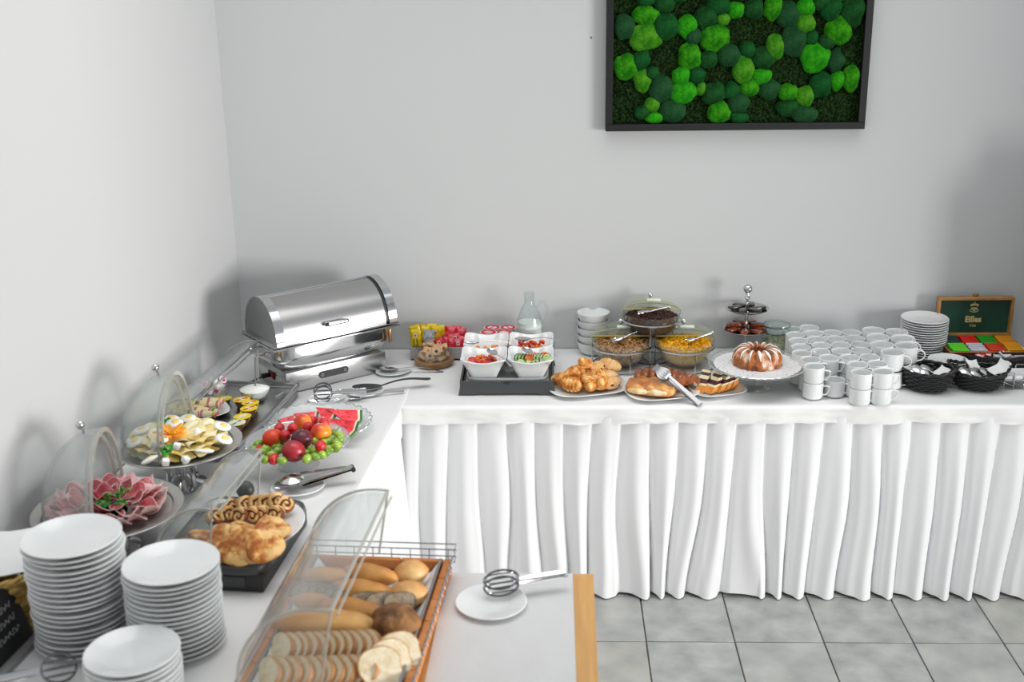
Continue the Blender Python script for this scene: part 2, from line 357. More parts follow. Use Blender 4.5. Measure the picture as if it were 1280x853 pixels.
def whisk_tongs(label, loc, rz, m=WIRE, tilt=0, L=.24, R=.027, ST=1.0, roll=0):
    """serving tongs with round wire heads; heads at x=0, hinge at +x"""
    t = thing('serving_tongs', label, 'tongs', loc, (roll, tilt, rz))
    for s in (0, 1):
        b = B(); z = .006+s*.016
        b.tube([(R*math.cos(a*PI/12), R*math.sin(a*PI/12)*.95, z+.004*math.cos(a*PI/12)) for a in range(24)], .0026, 6, True)
        for yy_ in (-.5, 0, .5):
            w_ = math.sqrt(1-yy_**2)*R*.97
            b.tube([(w_*math.cos(PI*q/8), yy_*R*.95, z+(-.005 if s == 0 else .006)*math.sin(PI*q/8)) for q in range(9)], .0019, 5)
        b.v = [(x*ST, y+(.006 if s else -.003), zz_) for x, y, zz_ in b.v]
        build(b, 'wire_head', m, t)
        b = B()
        def arm(u, v):
            x = R*ST*.95+(L-R*ST)*u; zz = z*(1-u)+(.014+.010*s)*u if True else z
            k = [(-1, -.2), (-.6, .5), (.6, .5), (1, -.2)][int(round(v*3))]
            w2 = .0045+.004*min(1, u*3)
            return (x, k[0]*w2, zz+.006*k[1]*(1 if s else -1))
        b.grid(arm, 16, 3); build(b, 'tong_arm', CHROME, t)
    b = B().tube([(L-.002, -.009, .017), (L-.002, .009, .017)], .006, 10); build(b, 'tong_hinge', CHROME, t)
    return t
# ================================================================ chafing dish
def chafing():
    a = rad(38); t = thing('chafing_dish', 'large chrome roll-top chafing dish on an electric heater base', 'chafing dish', (-.872, -.300, .7505), a)
    b = B().box((0, 0, .041), (.415, .235, .078), .003); 
    build(b, 'heater_base', mat('satin_steel', (.60, .60, .60), .24, 1), t)
    pan = B().box((-.018, -.119, .043), (.115, .004, .028), .0018); 
    # control panel: rounded black plate
    out = [(-.048+.013*math.cos(q), .013*math.sin(q)) for q in [PI/2+PI*i/10 for i in range(11)]]+[(.048+.013*math.cos(q), .013*math.sin(q)) for q in [-PI/2+PI*i/10 for i in range(11)]]
    cp = B().at((-.015, 0, .045)).prism(out, -.1205, -.117, 'y').mesh('control_panel', BLACK)
    cp = part('control_panel', cp, t)
    for x in (-.047, .047):
        b = B().tube([(-.015+x, -.1212, .045), (-.015+x, -.1200, .045)], .007, 16); build(b, 'button', DGREY, cp)
        b = B().tube([(-.015+x+.0045*math.cos(q*PI/6), -.1216, .045+.0045*math.sin(q*PI/6)) for q in range(12)], .0006, 4, True); build(b, 'button_ring', mat('print_grey', (.5, .5, .5), .5), cp)
    b = B().box((-.209, .0, .045), (.004, .05, .026), .001); sw = build(b, 'switch_plate', BLACK, t)
    b = B().box((-.2125, -.012, .045), (.005, .013, .018), .001); build(b, 'red_switch', mat('red_switch', (.75, .02, .03), .3), sw)
    b = B().box((-.225, .012, .042), (.035, .016, .016), .003); build(b, 'power_plug', BLACK, sw)
    # food pan with rounded corners, flared
    def pan_(u, v):
        an = u*2*PI; k = (abs(math.cos(an))**6+abs(math.sin(an))**6)**(-1/6)
        sx = [.185, .222, .235, .240][0]; q = v
        fx = .195+.046*min(1, q*2.2)**.6; fy = .095+.034*min(1, q*2.2)**.6
        return (fx*k*math.cos(an), fy*k*math.sin(an), .078+.098*q)
    b = B().grid(pan_, 72, 12, True); build(b, 'water_pan', CHROME, t)
    b = B().at((0, 0, .178)).box((.006, 0, 0), (.525, .275, .007), .003); b.box((.006, 0, .009), (.518, .268, .006), .0025); build(b, 'rim', CHROME, t)
    for sx in (-1, 1):
        b = B().tube([(sx*(.228), -.05, .150), (sx*.262, -.047, .146), (sx*.272, -.03, .144), (sx*.275, 0, .143), (sx*.272, .03, .144), (sx*.262, .047, .146), (sx*.228, .05, .150)], .0055, 8)
        build(b, 'side_handle', CHROME, t)
    # lid: end caps with broad bands, roll-top cover between them
    R, Hh = .130, .150
    def arc(q, r=1, dz=0): return (-R*math.cos(q)*r, Hh*math.sin(q)*r+.190+dz)
    lid = None
    for sx in (-1, 1):
        out = [arc(PI*i/28) for i in range(29)]
        b = B().prism(out, sx*.243+.008-.0015, sx*.243+.008+.0015, 'x'); cap = build(b, 'end_cap', mat('cap_steel', (.42, .42, .42), .3, 1), t)
        def band(u, v, sx=sx):
            q = PI*u; w_ = [.0, 0, .033, .033, 0][int(round(v*4))]; r = [1.0, 1.045, 1.045, 1.0, 1.0][int(round(v*4))]
            y, z = arc(q, r); z = .190+(z-.190); return (.008+sx*(.2465-w_), y, z)
        b = B().grid(band, 40, 4); build(b, 'end_band', CHROME, cap)
    def cover(u, v):
        q = rad(-1)+rad(157)*u
        y, z = arc(q, 1.0-.0); return (-.210+.420*v, y, z)
    b = B().grid(cover, 44, 6)
    cov = build(b, 'roll_top', mat('lid_chrome', (.46, .455, .45), .26, 1), t)
    def shell2(u, v):
        q = rad(92)+rad(84)*u
        y, z = arc(q, .93); return (-.214+.428*v, y, z)
    b = B().grid(shell2, 24, 2); build(b, 'inner_cover', mat('inner_chrome', (.5, .5, .5), .2, 1), t)
    b = B().tube([(-.214, arc(rad(96), 1.012)[0], arc(rad(96), 1.012)[1]), (.214, arc(rad(96), 1.012)[0], arc(rad(96), 1.012)[1])], .0045, 8); build(b, 'lid_edge', CHROME, t)
    for x_ in (.211,):
        b = B().grid(lambda u, v: (x_+.009*v, arc(rad(3)+rad(150)*u, 1.006)[0], arc(rad(3)+rad(150)*u, 1.006)[1]), 40, 1); build(b, 'gap_shade', BLACK, t)  # black strip standing in for the shade between cover and end band
    q = rad(17); y, z = arc(q, 1.0)
    b = B().tube([(-.035, y+.002, z), (-.035, y-.02, z+.006), (.035, y-.02, z+.006), (.035, y+.002, z)], .0085, 10)
    h = build(b, 'lid_handle', CHROME, t)
    for x in (-.037, .037):
        b = B().tube([(x-.006, y-.02, z+.006), (x+.006, y-.02, z+.006)], .0075, 10); build(b, 'handle_end', BLACK, h)
    b = B().box((.228, -.122, .14), (.012, .012, .055), .003); build(b, 'hinge_block', mat('brass_brown', (.35, .18, .08), .3, .6), t)
chafing()
c0 = Vector((-1.078, -.40, .7545))
pts = []
for i in range(25):
    k = i/24; pts.append((-1.205+.165*k-.02*math.sin(k*PI), -.62+.22*k, .757+.035*max(0, (k-.55)/.45)**2))
solo('power_cable', B().tube([(-1.245, -.52, .7555), (-1.22, -.46, .7555), (-1.17, -.42, .756), (-1.12, -.415, .762), (-1.078, -.43, .785), (-1.052, -.432, .7925)], .0035, 8).mesh('power_cable', BLACK), 'black power cable running from the wall to the chafing dish', 'cable')
# ================================================================ utensils by the chafing dish
sauc = lathe_mesh('saucer', plate_prof(.07, .010), PORC, 48)
def whitep(px, py, sc, label, asp=1, rz=0, cat='saucer'): return solo('saucer', sauc, label, cat, at(px, py, .7525), rz, (sc, sc*asp, sc))
whitep(492, 466, .98, 'white saucer under a steel spoon beside the chafing dish', .85, .5)
SP = spoon_mesh()
def spoon(label, loc, rot, sc=1, me=None, group=None, cat='spoon'):
    return solo('spoon', me or SP, label, cat, loc, rot, sc, group)
spoon('steel serving spoon lying on the saucer beside the chafing dish', at(486, 462, .768), (0, .10, .12), (1.0, 1.1, 1.0), spoon_mesh(.21, .02, .036))
whitep(457, 492, .95, 'white saucer under the black ladle', .8, .4)
bl = spoon_mesh(.235, .029, .055, .015, .012, BLACK, 'serving_ladle', .02)
solo('serving_ladle', bl, 'black plastic serving spoon with long curved handle on a saucer', 'serving spoon', at(459, 484, .772), (0, .06, .28))
whitep(408, 500, .95, 'white saucer under the wire tongs near the watermelon', .8, .4)
whisk_tongs('steel wire-headed serving tongs lying left of the black serving spoon', at(404, 493, .782), .16, L=.15, R=.031, roll=.95)
b = B().tube([(0, 0, 0), (.05, .012, .003), (.10, .032, .004), (.155, .042, .002)], [.004, .003, .003, .004], 8)
solo('fork', B().tube([(0, 0, 0), (.05, .004, .003), (.1, .02, .004), (.16, .024, .002)], [.004, .003, .003, .005], 8).box((-.02, -.002, -.001), (.045, .02, .002), .0008).mesh('fork', CHROME), 'steel fork lying in front of the black serving spoon', 'fork', at(450, 497, .757), (0, 0, .22))
def card_holder():
    t = thing('card_holder', 'small upright label holder beside the watermelon platter', 'label holder', at(354, 511, .7515), rad(70))
    b = B().at(rot=(rad(-12), 0, 0)).box((0, 0, .03), (.05, .002, .05), .0006); build(b, 'label_card', mat('slate_card', (.25, .26, .27), .4), t)
    b = B().box((0, -.0, .004), (.035, .02, .007), .002); build(b, 'clip', CHROME, t)
    for i in range(4): b = B().at(rot=(rad(-12), 0, 0)).box((0, -.0013, .018+.008*i), (.034-.006*(i % 2), .0004, .0016)); build(b, 'text_line', mat('chalk_white', (.75, .75, .75), .8), t)
card_holder()
# ================================================================ sachets, sugar jar
def sachet_mesh(w_, h, th, m, name='sachet'):
    def side(s):
        def g(u, v):
            x = (u-.5)*w_; y = (v-.5)*h; e = min(u, 1-u, v, 1-v)*2; k = min(1, max(0, (e-.08)*3.2)); 
            return (x, y, s*th*.5*math.sin(k*PI/2)+s*.0003)
        return g
    return B().grid(side(1), 10, 12).grid(side(-1), 10, 12).mesh(name, m, 60)
def foil(name, c, c2): return mat(name, c, .25, col2=c2, nscale=60, lo=.5, hi=.62, bump=.35, bscale=70, coat=.3)
YF = foil('yellow_foil', '#e0c208', '#c9a800'); RF = foil('red_foil', '#c8102e', '#e04a58'); SF = foil('silver_foil', '#9aa0a6', '#c9ccd0')
PAPER = mat('white_paper', (.8, .8, .8), .7); RED = mat('red_print', (.6, .01, .02), .5); NAVY = mat('navy_print', (.02, .02, .10), .5)
def sachets():
    tx = at(550, 436, .7515); tx.y = -.085; o = ay(549, 437, -.085); X = o.x
    t = thing('sachet_tub', 'grey tub holding yellow and red sauce sachets behind the sugar jar', 'tub', (X, -.085, .7515))
    g = mat('grey_tub', (.42, .43, .44), .5)
    for c, d in (((0, 0, .003), (.215, .11, .006)), ((0, -.053, .025), (.215, .004, .05)), ((0, .053, .025), (.215, .004, .05)), ((-.1055, 0, .025), (.004, .10, .05)), ((.1055, 0, .025), (.004, .10, .05)), ((0, 0, .025), (.003, .10, .048))):
        b = B().box(c, d, .0012, 1); build(b, 'tub_panel', g, t)
    ym = sachet_mesh(.042, .072, .012, YF, 'mustard_sachet'); rm = sachet_mesh(.040, .06, .014, RF, 'ketchup_sachet'); sm = sachet_mesh(.042, .072, .008, SF, 'silver_sachet')
    badge = B().box((0, 0, 0), (.012, .014, .0008), .0003, 1).mesh('badge', PAPER); bm_ = B().box((0, 0, 0), (.007, .008, .001)).mesh('badge_mark', RED)
    stripe = B().box((0, 0, 0), (.004, .03, .001)).mesh('print_bar', mat('dark_print', (.12, .09, .02), .5))
    def mk(me, nm, x, y, z, rx, rz, marks, stripes=0):
        o = thing(nm, '-', 'sachet', (X+x, -.085+y, .7515+z), (rad(90)+rx, rz, 0))
        part('foil_pouch', me, o)
        zz = .0062 if 'mustard' in nm else .0072
        if marks: q = part('badge', badge, o, (0, .012, zz)); part('badge_mark', bm_, q, (0, 0, .0005))
        for k in range(stripes): part('print_bar', stripe, o, (-.008+.012*k, -.016, zz-.0004))
        return o
    ys = []; 
    for i, (x, y, z, rz) in enumerate(((-.086, -.036, .083, -.08), (-.088, -.01, .092, -.25), (-.052, -.002, .084, .06), (-.03, .012, .09, -.05), (-.012, -.006, .086, .1), (.004, .018, .082, -.1), (-.06, .028, .082, .12), (-.03, .036, .084, 0))):
        ys.append(mk(ym, 'mustard_sachet', x, y, z, rad(-8+4*math.sin(i*2)), rz, True, 2 if i == 0 else 0)); ys[-1]['group'] = 'yellow mustard sachets in the grey tub'
    lr(ys, 'yellow mustard sachet in grey tub, {}')
    rs = []
    for i, (x, y, z, rz) in enumerate(((.012, -.042, .056, -.5), (.03, -.034, .056, .4), (.055, -.042, .052, .1), (.08, -.044, .052, -.1), (.09, -.03, .058, .2), (.046, -.018, .062, .3), (.07, -.016, .066, -.25), (.088, -.004, .082, .05), (.052, .004, .086, -.05), (.07, .018, .085, .04), (.04, .024, .082, .1), (.03, -.006, .07, .8))):
        rs.append(mk(rm, 'ketchup_sachet', x, y, z, rad(-10+6*math.sin(i*3)), rz, i % 3 == 0)); rs[-1]['group'] = 'red ketchup sachets in the grey tub'
    lr(rs, 'red ketchup sachet in grey tub, {}')
    o = mk(sm, 'sauce_sachet', -.035, -.034, .078, rad(-8), .02, False); o['label'] = 'single silver sachet in front of the yellow sachets'
    q = part('paper_label', B().box((0, 0, 0), (.026, .024, .001)).mesh('paper_label', PAPER), o, (0, -.012, .0036))
sachets()
def sugar():
    p = at(543, 455, .7515); t = thing('sugar_jar', 'round glass pot on a wooden ring foot full of brown sugar packets', 'sugar pot', p)
    wd = mat('light_wood', '#a9825c', .5, col2='#8f6b49', nscale=9)
    b = B().lathe([(.066, 0), (.072, .006), (.078, .020), (.076, .026), (.064, .027), (.060, .012), (.0, .008)], 48); build(b, 'wooden_foot', wd, t)
    b = B().lathe([(.055, .012), (.066, .016), (.069, .04), (.070, .066), (.0685, .066), (.0675, .04), (.064, .018), (.0, .014)], 48, capb=True); build(b, 'glass_cup', GLASS, t)
    kraft = mat('kraft_paper', '#d9b489', .7, col2='#c99f74', nscale=30)
    me = B().box((0, 0, 0), (.033, .030, .012), .0015, 2).mesh('sugar_packet', kraft)
    dm = B().at(rot=(0, 0, PI/4)).box((0, 0, .0062), (.011, .011, .0004)).mesh('diamond_mark', NAVY)
    os_ = []; rr = random.Random(3)
    for i in range(44):
        if i < 26 and i % 5 == 4: continue
        if i < 30: a = rr.random()*6.28; r = .047*math.sqrt(rr.random()); z = .028+.010*(i//8)+rr.random()*.004
        else: a = rr.random()*6.28; r = .042*math.sqrt(rr.random()); z = .056+.007*((i-30)//5)*(1-r*9)+rr.random()*.006
        e = (rr.uniform(-.9, .9), rr.uniform(-.9, .9), rr.random()*6)
        if i == 43: a, r, z, e = -1.75, .056, .052, (rad(78), 0, .1)
        if i == 42: a, r, z, e = -1.3, .05, .066, (rad(60), 0, .3)
        o = thing('sugar_packet', 'small brown paper sugar packet in the round glass pot', 'sugar packet', (p.x+r*math.cos(a), p.y+r*math.sin(a), p.z+z), e, 'brown sugar packets in the glass pot')
        part('paper_wrap', me, o)
        if i in (42, 43, 33, 38): part('diamond_mark', dm, o)
        os_.append(o)
    os_[-1]['label'] = 'brown sugar packet with dark diamond standing at the front of the glass pot'
sugar()
# ================================================================ yoghurts, milk, small glass
def yog():
    cup = B().lathe([(.021, 0), (.026, .035), (.0275, .036), (.0275, .038), (.001, .038)], 28).mesh('cup', mat('yoghurt_white', (.82, .82, .82), .35))
    lidm = B().lathe([(.0285, .0382), (.0295, .0388), (.0005, .0392)], 28).mesh('foil_lid', mat('yoghurt_lid', '#e9dfe2', .3))
    ring = B().lathe([(.026, .0394), (.0262, .0397), (.017, .0399), (.0168, .0396)], 28, capb=False).mesh('lid_print', RED)
    bar = B().box((0, 0, .0397), (.03, .006, .0006)).mesh('lid_mark', mat('pink_print', (.8, .12, .2), .5))
    band = B().lathe([(.0225, .010), (.0249, .026)], 28, capb=False).mesh('cup_print', RED)
    os_ = []
    for px, py, z, rz in ((608, 412, .07, .2), (613, 407, .07, 1), (630, 412, .07, .4), (637, 406, .07, 2), (618, 420, .0, 0), (640, 420, .0, 0), (605, 421, 0, .3)):
        y = -.14 if z > 0 and py > 410 else (-.085 if z > 0 else -.13)
        q = ay(px, py, y)
        q.z = .7515+(.040 if z > 0 else 0)
        o = thing('yoghurt_cup', '-', 'yoghurt cup', q, rz, 'yoghurt cups beside the milk bottle')
        part('cup', cup, o); part('cup_print', band, o); l = part('foil_lid', lidm, o); part('lid_print', ring, l); part('lid_mark', bar, l); os_.append(o)
    # place on a tidy grid: two rows, two layers
    x0 = ay(607, 430, -.13).x
    for o, (i, j, k) in zip(os_, ((0, 0, 1), (0, 1, 1), (1, 0, 1), (1, 1, 1), (0, 0, 0), (1, 0, 0), (0, 1, 0))):
        o.location = (x0+.012+i*.062+j*.012, -.135+j*.062, .7515+.056*k); o.scale = (1.12, 1.12, 1.4)
    o = copy_tree(os_[0], (x0+.012+.074, -.073, .7515), .3); os_.append(o)
    lr(os_[:4], 'white and red yoghurt cup in the upper layer, {}'); lr(os_[4:], 'white and red yoghurt cup in the lower layer, {}')
yog()
def milk():
    x = ay(662, 425, -.115).x
    t = thing('milk_bottle', 'glass handled bottle half full of milk standing by the wall', 'milk bottle', (x, -.115, .7515)); t.scale = (1.12, 1.12, 1.42)
    pr = [(.036, 0), (.043, .004), (.045, .015), (.045, .085), (.041, .115), (.028, .142), (.018, .156), (.0165, .168), (.0175, .172), (.018, .186), (.0165, .187), (.0155, .172), (.0145, .160), (.026, .141), (.039, .113), (.0433, .085), (.0433, .014), (.03, .006), (0, .005)]
    b = B().lathe(pr, 48); build(b, 'bottle_body', clear('bottle_glass', (.95, .975, .975), .03), t)
    b = B().lathe([(.040, .007), (.0425, .015), (.0425, .092), (.040, .104), (0, .1045)], 48); build(b, 'milk', mat('milk', (.86, .87, .84), .3), t)
    b = B().tube([(.030, 0, .145), (.040, 0, .160), (.054, 0, .158), (.060, 0, .143), (.060, 0, .118), (.053, 0, .104), (.044, 0, .104)], [.006]*7, 8); build(b, 'handle', MATS['bottle_glass'], t)
    g = ay(684, 428, -.10).x
    t = thing('drinking_glass', 'small clear tumbler standing right of the milk bottle', 'glass', (g+.004, -.10, .7515))
    b = B().lathe([(.024, 0), (.027, .06), (.0255, .06), (.023, .004), (0, .004)], 32); build(b, 'tumbler', clear('green_glass', (.86, .95, .92), .06), t)
milk()
# ================================================================ salad bar
def salad():
    o = at(573, 494.5, .7515); f = at(695, 494, .7515); W = (f-o).length; a = math.atan2(f.y-o.y, f.x-o.x)
    t = thing('cooling_tray', 'black cooling box carrying a glass tray and four white salad bowls', 'cooling box', (o.x, o.y, .7515), a)
    D_ = .325; H_ = .052
    out = [(0, 0), (.072/2+.02, 0), (.065, .006), (W-.07, .006), (W-.056, 0), (W, 0), (W-.010, H_), (.010, H_)]
    for y0, y1 in ((0, .007), (D_-.007, D_)):
        b = B().prism(out, y0, y1, 'y'); build(b, 'long_side', DGREY, t)
    for x0 in (.006, W-.013): b = B().box((x0+.0035, D_/2, H_/2+.001), (.007, D_-.014, H_-.002)); build(b, 'short_side', DGREY, t)
    b = B().box((W/2, D_/2, .030), (W-.03, D_-.016, .006)); build(b, 'base_board', BLACK, t)
    b = B().at((W/2, D_/2, .034)).box((0, 0, .004), (W-.05, D_-.04, .006), .002)
    b.tube([((W/2-.03)*math.cos(q)*sqf(8)(q), (D_/2-.024)*math.sin(q)*sqf(8)(q), .018) for q in [i*PI/24 for i in range(48)]], .005, 8, True); build(b, 'glass_tray', clear('frosted_tray', (.85, .88, .88), .35), t)
    b = B().at((W/2, 0, H_-.004)).prism([(-.018, .004), (.018, .004), (0, -.008)], -.0015, .0, 'y'); build(b, 'notch', BLACK, t)
    # bowls
    s_ = .083
    def bowl(u, v):
        an = u*2*PI; k = sqf(9)(an)
        prof = [(0, .006), (.040, .006), (.058, .035), (.079, .068), (s_, .070), (s_, .074), (.0795, .073), (.062, .04), (.044, 0.0), (0, 0)][int(round(v*9))]
        co = abs(math.sin(2*an))**3
        z = prof[1]+(.009*co*(prof[1]/.07)**3)
        return (prof[0]*k*math.cos(an), prof[0]*k*math.sin(an), z)
    bm_ = B().grid(bowl, 72, 9, True).mesh('salad_bowl', PORC, 50)
    Mx = Matrix.Translation((o.x, o.y, .7515)) @ Matrix.Rotation(a, 4, 'Z')
    xs = (W/2-.0845, W/2+.0845); ys = (.108, .277); zb = .0455
    names = ['white square bowl of cherry tomatoes and red pepper, front left', 'white square bowl of cucumber and carrot, front right', 'white square bowl behind the tomatoes, back left', 'white square bowl of diced peppers, back right']
    cent = []
    for j, y in enumerate(ys):
        for i, x in enumerate(xs):
            p = Mx @ Vector((x, y-.02, zb)); cent.append(p)
            solo('salad_bowl', bm_, names[j*2+i], 'salad bowl', p, (rad(0), 0, a), group='square salad bowls on the black cooling box')
    bpy.context.view_layer.update()
    R = random.Random(5)
    tom = mat('tomato', '#c4100c', .15, coat=.5); pep = mat('red_pepper', '#d8260f', .22, coat=.4); orr = mat('orange_pepper', '#f08a12', .25, coat=.3)
    cu = mat('cucumber_flesh', '#b9d98a', .35, col2='#dcebb5', nscale=60); cus = mat('cucumber_skin', '#1d5c1c', .3); car = mat('carrot', '#ef6c12', .4)
    lab = []
    tmesh = B().ell((0, 0, 0), (.0155, .0155, .0145), 20, 12).mesh('cherry_tomato', tom)
    for i, (x, y, z) in enumerate(((-.045, .012, .052), (.006, .004, .056), (-.028, .03, .046), (.03, .03, .046))):
        lab.append(solo('cherry_tomato', tmesh, '-', 'tomato', cent[0]+Vector((x, y, z)), (.3*i, .2, i), group='cherry tomatoes in the front left salad bowl'))
    lr(lab, 'red cherry tomato in the front left salad bowl, {}')
    strip = B().grid(lambda u, v: ((u-.5)*.045, .009*math.sin((v-.5)*2.4)*1.0, .006*math.cos((v-.5)*2.4)-.003*abs(u-.5)*2), 8, 5).grid(lambda u, v: ((u-.5)*.045, .0075*math.sin((v-.5)*2.4), .0045*math.cos((v-.5)*2.4)-.002-.003*abs(u-.5)*2), 8, 5).mesh('pepper_strip', pep)
    chunk = B().box((0, 0, 0), (.014, .012, .007), .0015, 1).mesh('pepper_piece', orr); chr_ = B().box((0, 0, 0), (.013, .013, .006), .0015, 1).mesh('pepper_piece', pep)
    for i in range(14):
        solo('pepper_strip', strip, 'red pepper strip at the front of the left tomato bowl', 'pepper strip', cent[0]+Vector((R.uniform(-.04, .045), R.uniform(-.045, -.005), .045+R.random()*.012)), (R.uniform(-.4, .4), R.uniform(-.4, .4), R.uniform(-.6, .6)), group='red pepper strips in the front left salad bowl')
    for i in range(14):
        solo('pepper_piece', chunk, 'small orange pepper chunk lying among the cherry tomatoes', 'pepper piece', cent[0]+Vector((R.uniform(-.03, .04), R.uniform(-.02, .045), .056+R.random()*.008)), (R.random(), R.random(), R.random()*3), group='orange pepper chunks in the front left salad bowl')
    # back right: dice mix; back left: some yellow
    for i in range(52):
        m_ = chunk if i % 3 == 0 else chr_
        solo('pepper_piece', m_, 'diced '+('orange' if i % 3 == 0 else 'red')+' pepper cube in the back right salad bowl', 'pepper piece', cent[3]+Vector((R.uniform(-.048, .048), R.uniform(-.045, .045), .046+R.random()*.020)), (R.random()*3, R.random()*3, R.random()*3), group='diced peppers in the back right salad bowl')
    pile = lambda c, r, h, m, nm, par=None: None
    for i in range(30):
        solo('pepper_piece', chunk, 'diced orange pepper cube in the back left salad bowl', 'pepper piece', cent[2]+Vector((R.uniform(-.04, .04), R.uniform(-.04, .04), .03+R.random()*.016)), (R.random()*3, R.random()*3, R.random()*3), group='diced peppers in the back left salad bowl')
    # cucumber: zigzag-edged slices
    def gear(r, n=22): return [(r*(1+.07*(-1)**i)*math.cos(2*PI*i/n), r*(1+.07*(-1)**i)*math.sin(2*PI*i/n)) for i in range(n)]
    csk = B().prism(gear(.018), -.0025, .0025).mesh('cucumber_skin', cus); cfl = B().prism([(.0155*math.cos(q*PI/10), .0155*math.sin(q*PI/10)) for q in range(20)], -.003, .003).mesh('cucumber_flesh', cu)
    L1 = []
    spots = [(-.046+.012*(i % 4)+.002*R.random(), .012+.004*R.random(), .058, (1.25, 0, .5+.1*R.random())) for i in range(4)]+[(.022+.012*i, .016, .058, (1.2, 0, .4)) for i in range(4)]+[(R.uniform(-.04, .04), R.uniform(-.045, -.012), .050+R.random()*.006, (R.uniform(-.4, .4), R.uniform(-.4, .4), 0)) for _ in range(10)]
    for x, y, z, e in spots:
        o2 = thing('cucumber_slice', 'ridged cucumber slice in the front right salad bowl', 'cucumber slice', cent[1]+Vector((x, y, z)), e, 'cucumber slices in the front right salad bowl'); part('cucumber_skin', csk, o2); part('cucumber_flesh', cfl, o2)
    cs = B().lathe([(.013, -.003), (.014, 0), (.013, .004), (.001, .0045)], 20).mesh('carrot_slice', car); L2 = []
    for x, y, z, e in ((-.006, -.004, .066, (.9, .2, 0)), (.05, .026, .068, (.4, 0, 0)), (-.048, -.05, .056, (.1, .2, 0)), (.055, -.045, .058, (.2, -.3, 0)), (.012, .045, .058, (.7, 0, 0))):
        L2.append(solo('carrot_slice', cs, '-', 'carrot slice', cent[1]+Vector((x, y, z)), e, group='carrot slices in the front right salad bowl'))
    lr(L2, 'round orange carrot slice in the cucumber bowl, {}')
    SPB = spoon_mesh(.13, .017, .027, .005, .006)
    spoon('steel spoon resting bowl-up on the tomato bowl', cent[0]+Vector((.030, -.000, .088)), (0, .18, -.95), 1, SPB)
    spoon('steel spoon resting on the cucumber bowl', cent[1]+Vector((-.012, .012, .088)), (0, .18, -.9), 1, SPB)
    spoon('steel spoon lying over the back right bowl with its handle to the right', cent[3]+Vector((-.03, -.02, .088)), (0, -.03, -.28), 1.15, SPB)
    spoon('thin steel spoon lying across the rim of the back left bowl', cent[2]+Vector((-.05, -.06, .088)), (0, 0, -.02), (1.1, .5, 1), SPB)
salad()
# ================================================================ bowl stack and cereals
def bowls():
    pr = [(.036, 0), (.040, .002), (.052, .012), (.059, .034), (.063, .047), (.0635, .050), (.061, .050), (.056, .034), (.049, .014), (.036, .006), (0, .005)]
    me = lathe_mesh('cereal_bowl', pr, PORC, 48); q = at(741, 441, .7515)
    stack('cereal_bowl', .06, 5, q.x, q.y, .7515, .0295, 'white bowl in the stack beside the cereal bowls, {}', 'stacked white cereal bowls', .0012, cat='bowl', me=me)
bowls()
def flakes(n, R, zf, sz, seed, shape='flake', hump=.02):
    r = random.Random(seed); b = B()
    for i in range(n):
        a = r.random()*2*PI; rr = R*math.sqrt(r.random()); z = zf+hump*(1-(rr/R)**2)+r.uniform(-.004, .004)
        s = sz*r.uniform(.6, 1.3); b.at((rr*math.cos(a), rr*math.sin(a), z), (r.random()*3, r.random()*3, r.random()*3))
        if shape == 'flake':
            b.add([(-s, -s*.5, 0), (0, -s, s*.35), (s, -s*.4, 0), (s*.9, s*.6, s*.2), (0, s, -s*.2), (-s*.8, s*.6, s*.3), (0, 0, -s*.35)], [(0, 1, 6), (1, 2, 6), (2, 3, 6), (3, 4, 6), (4, 5, 6), (5, 0, 6)])
        elif shape == 'ball': b.ell((0, 0, 0), (s, s, s*.8), 6, 4)
        else: b.box((0, 0, 0), (s*1.6, s, s*.7))
    b.T = Matrix.Identity(4); return b
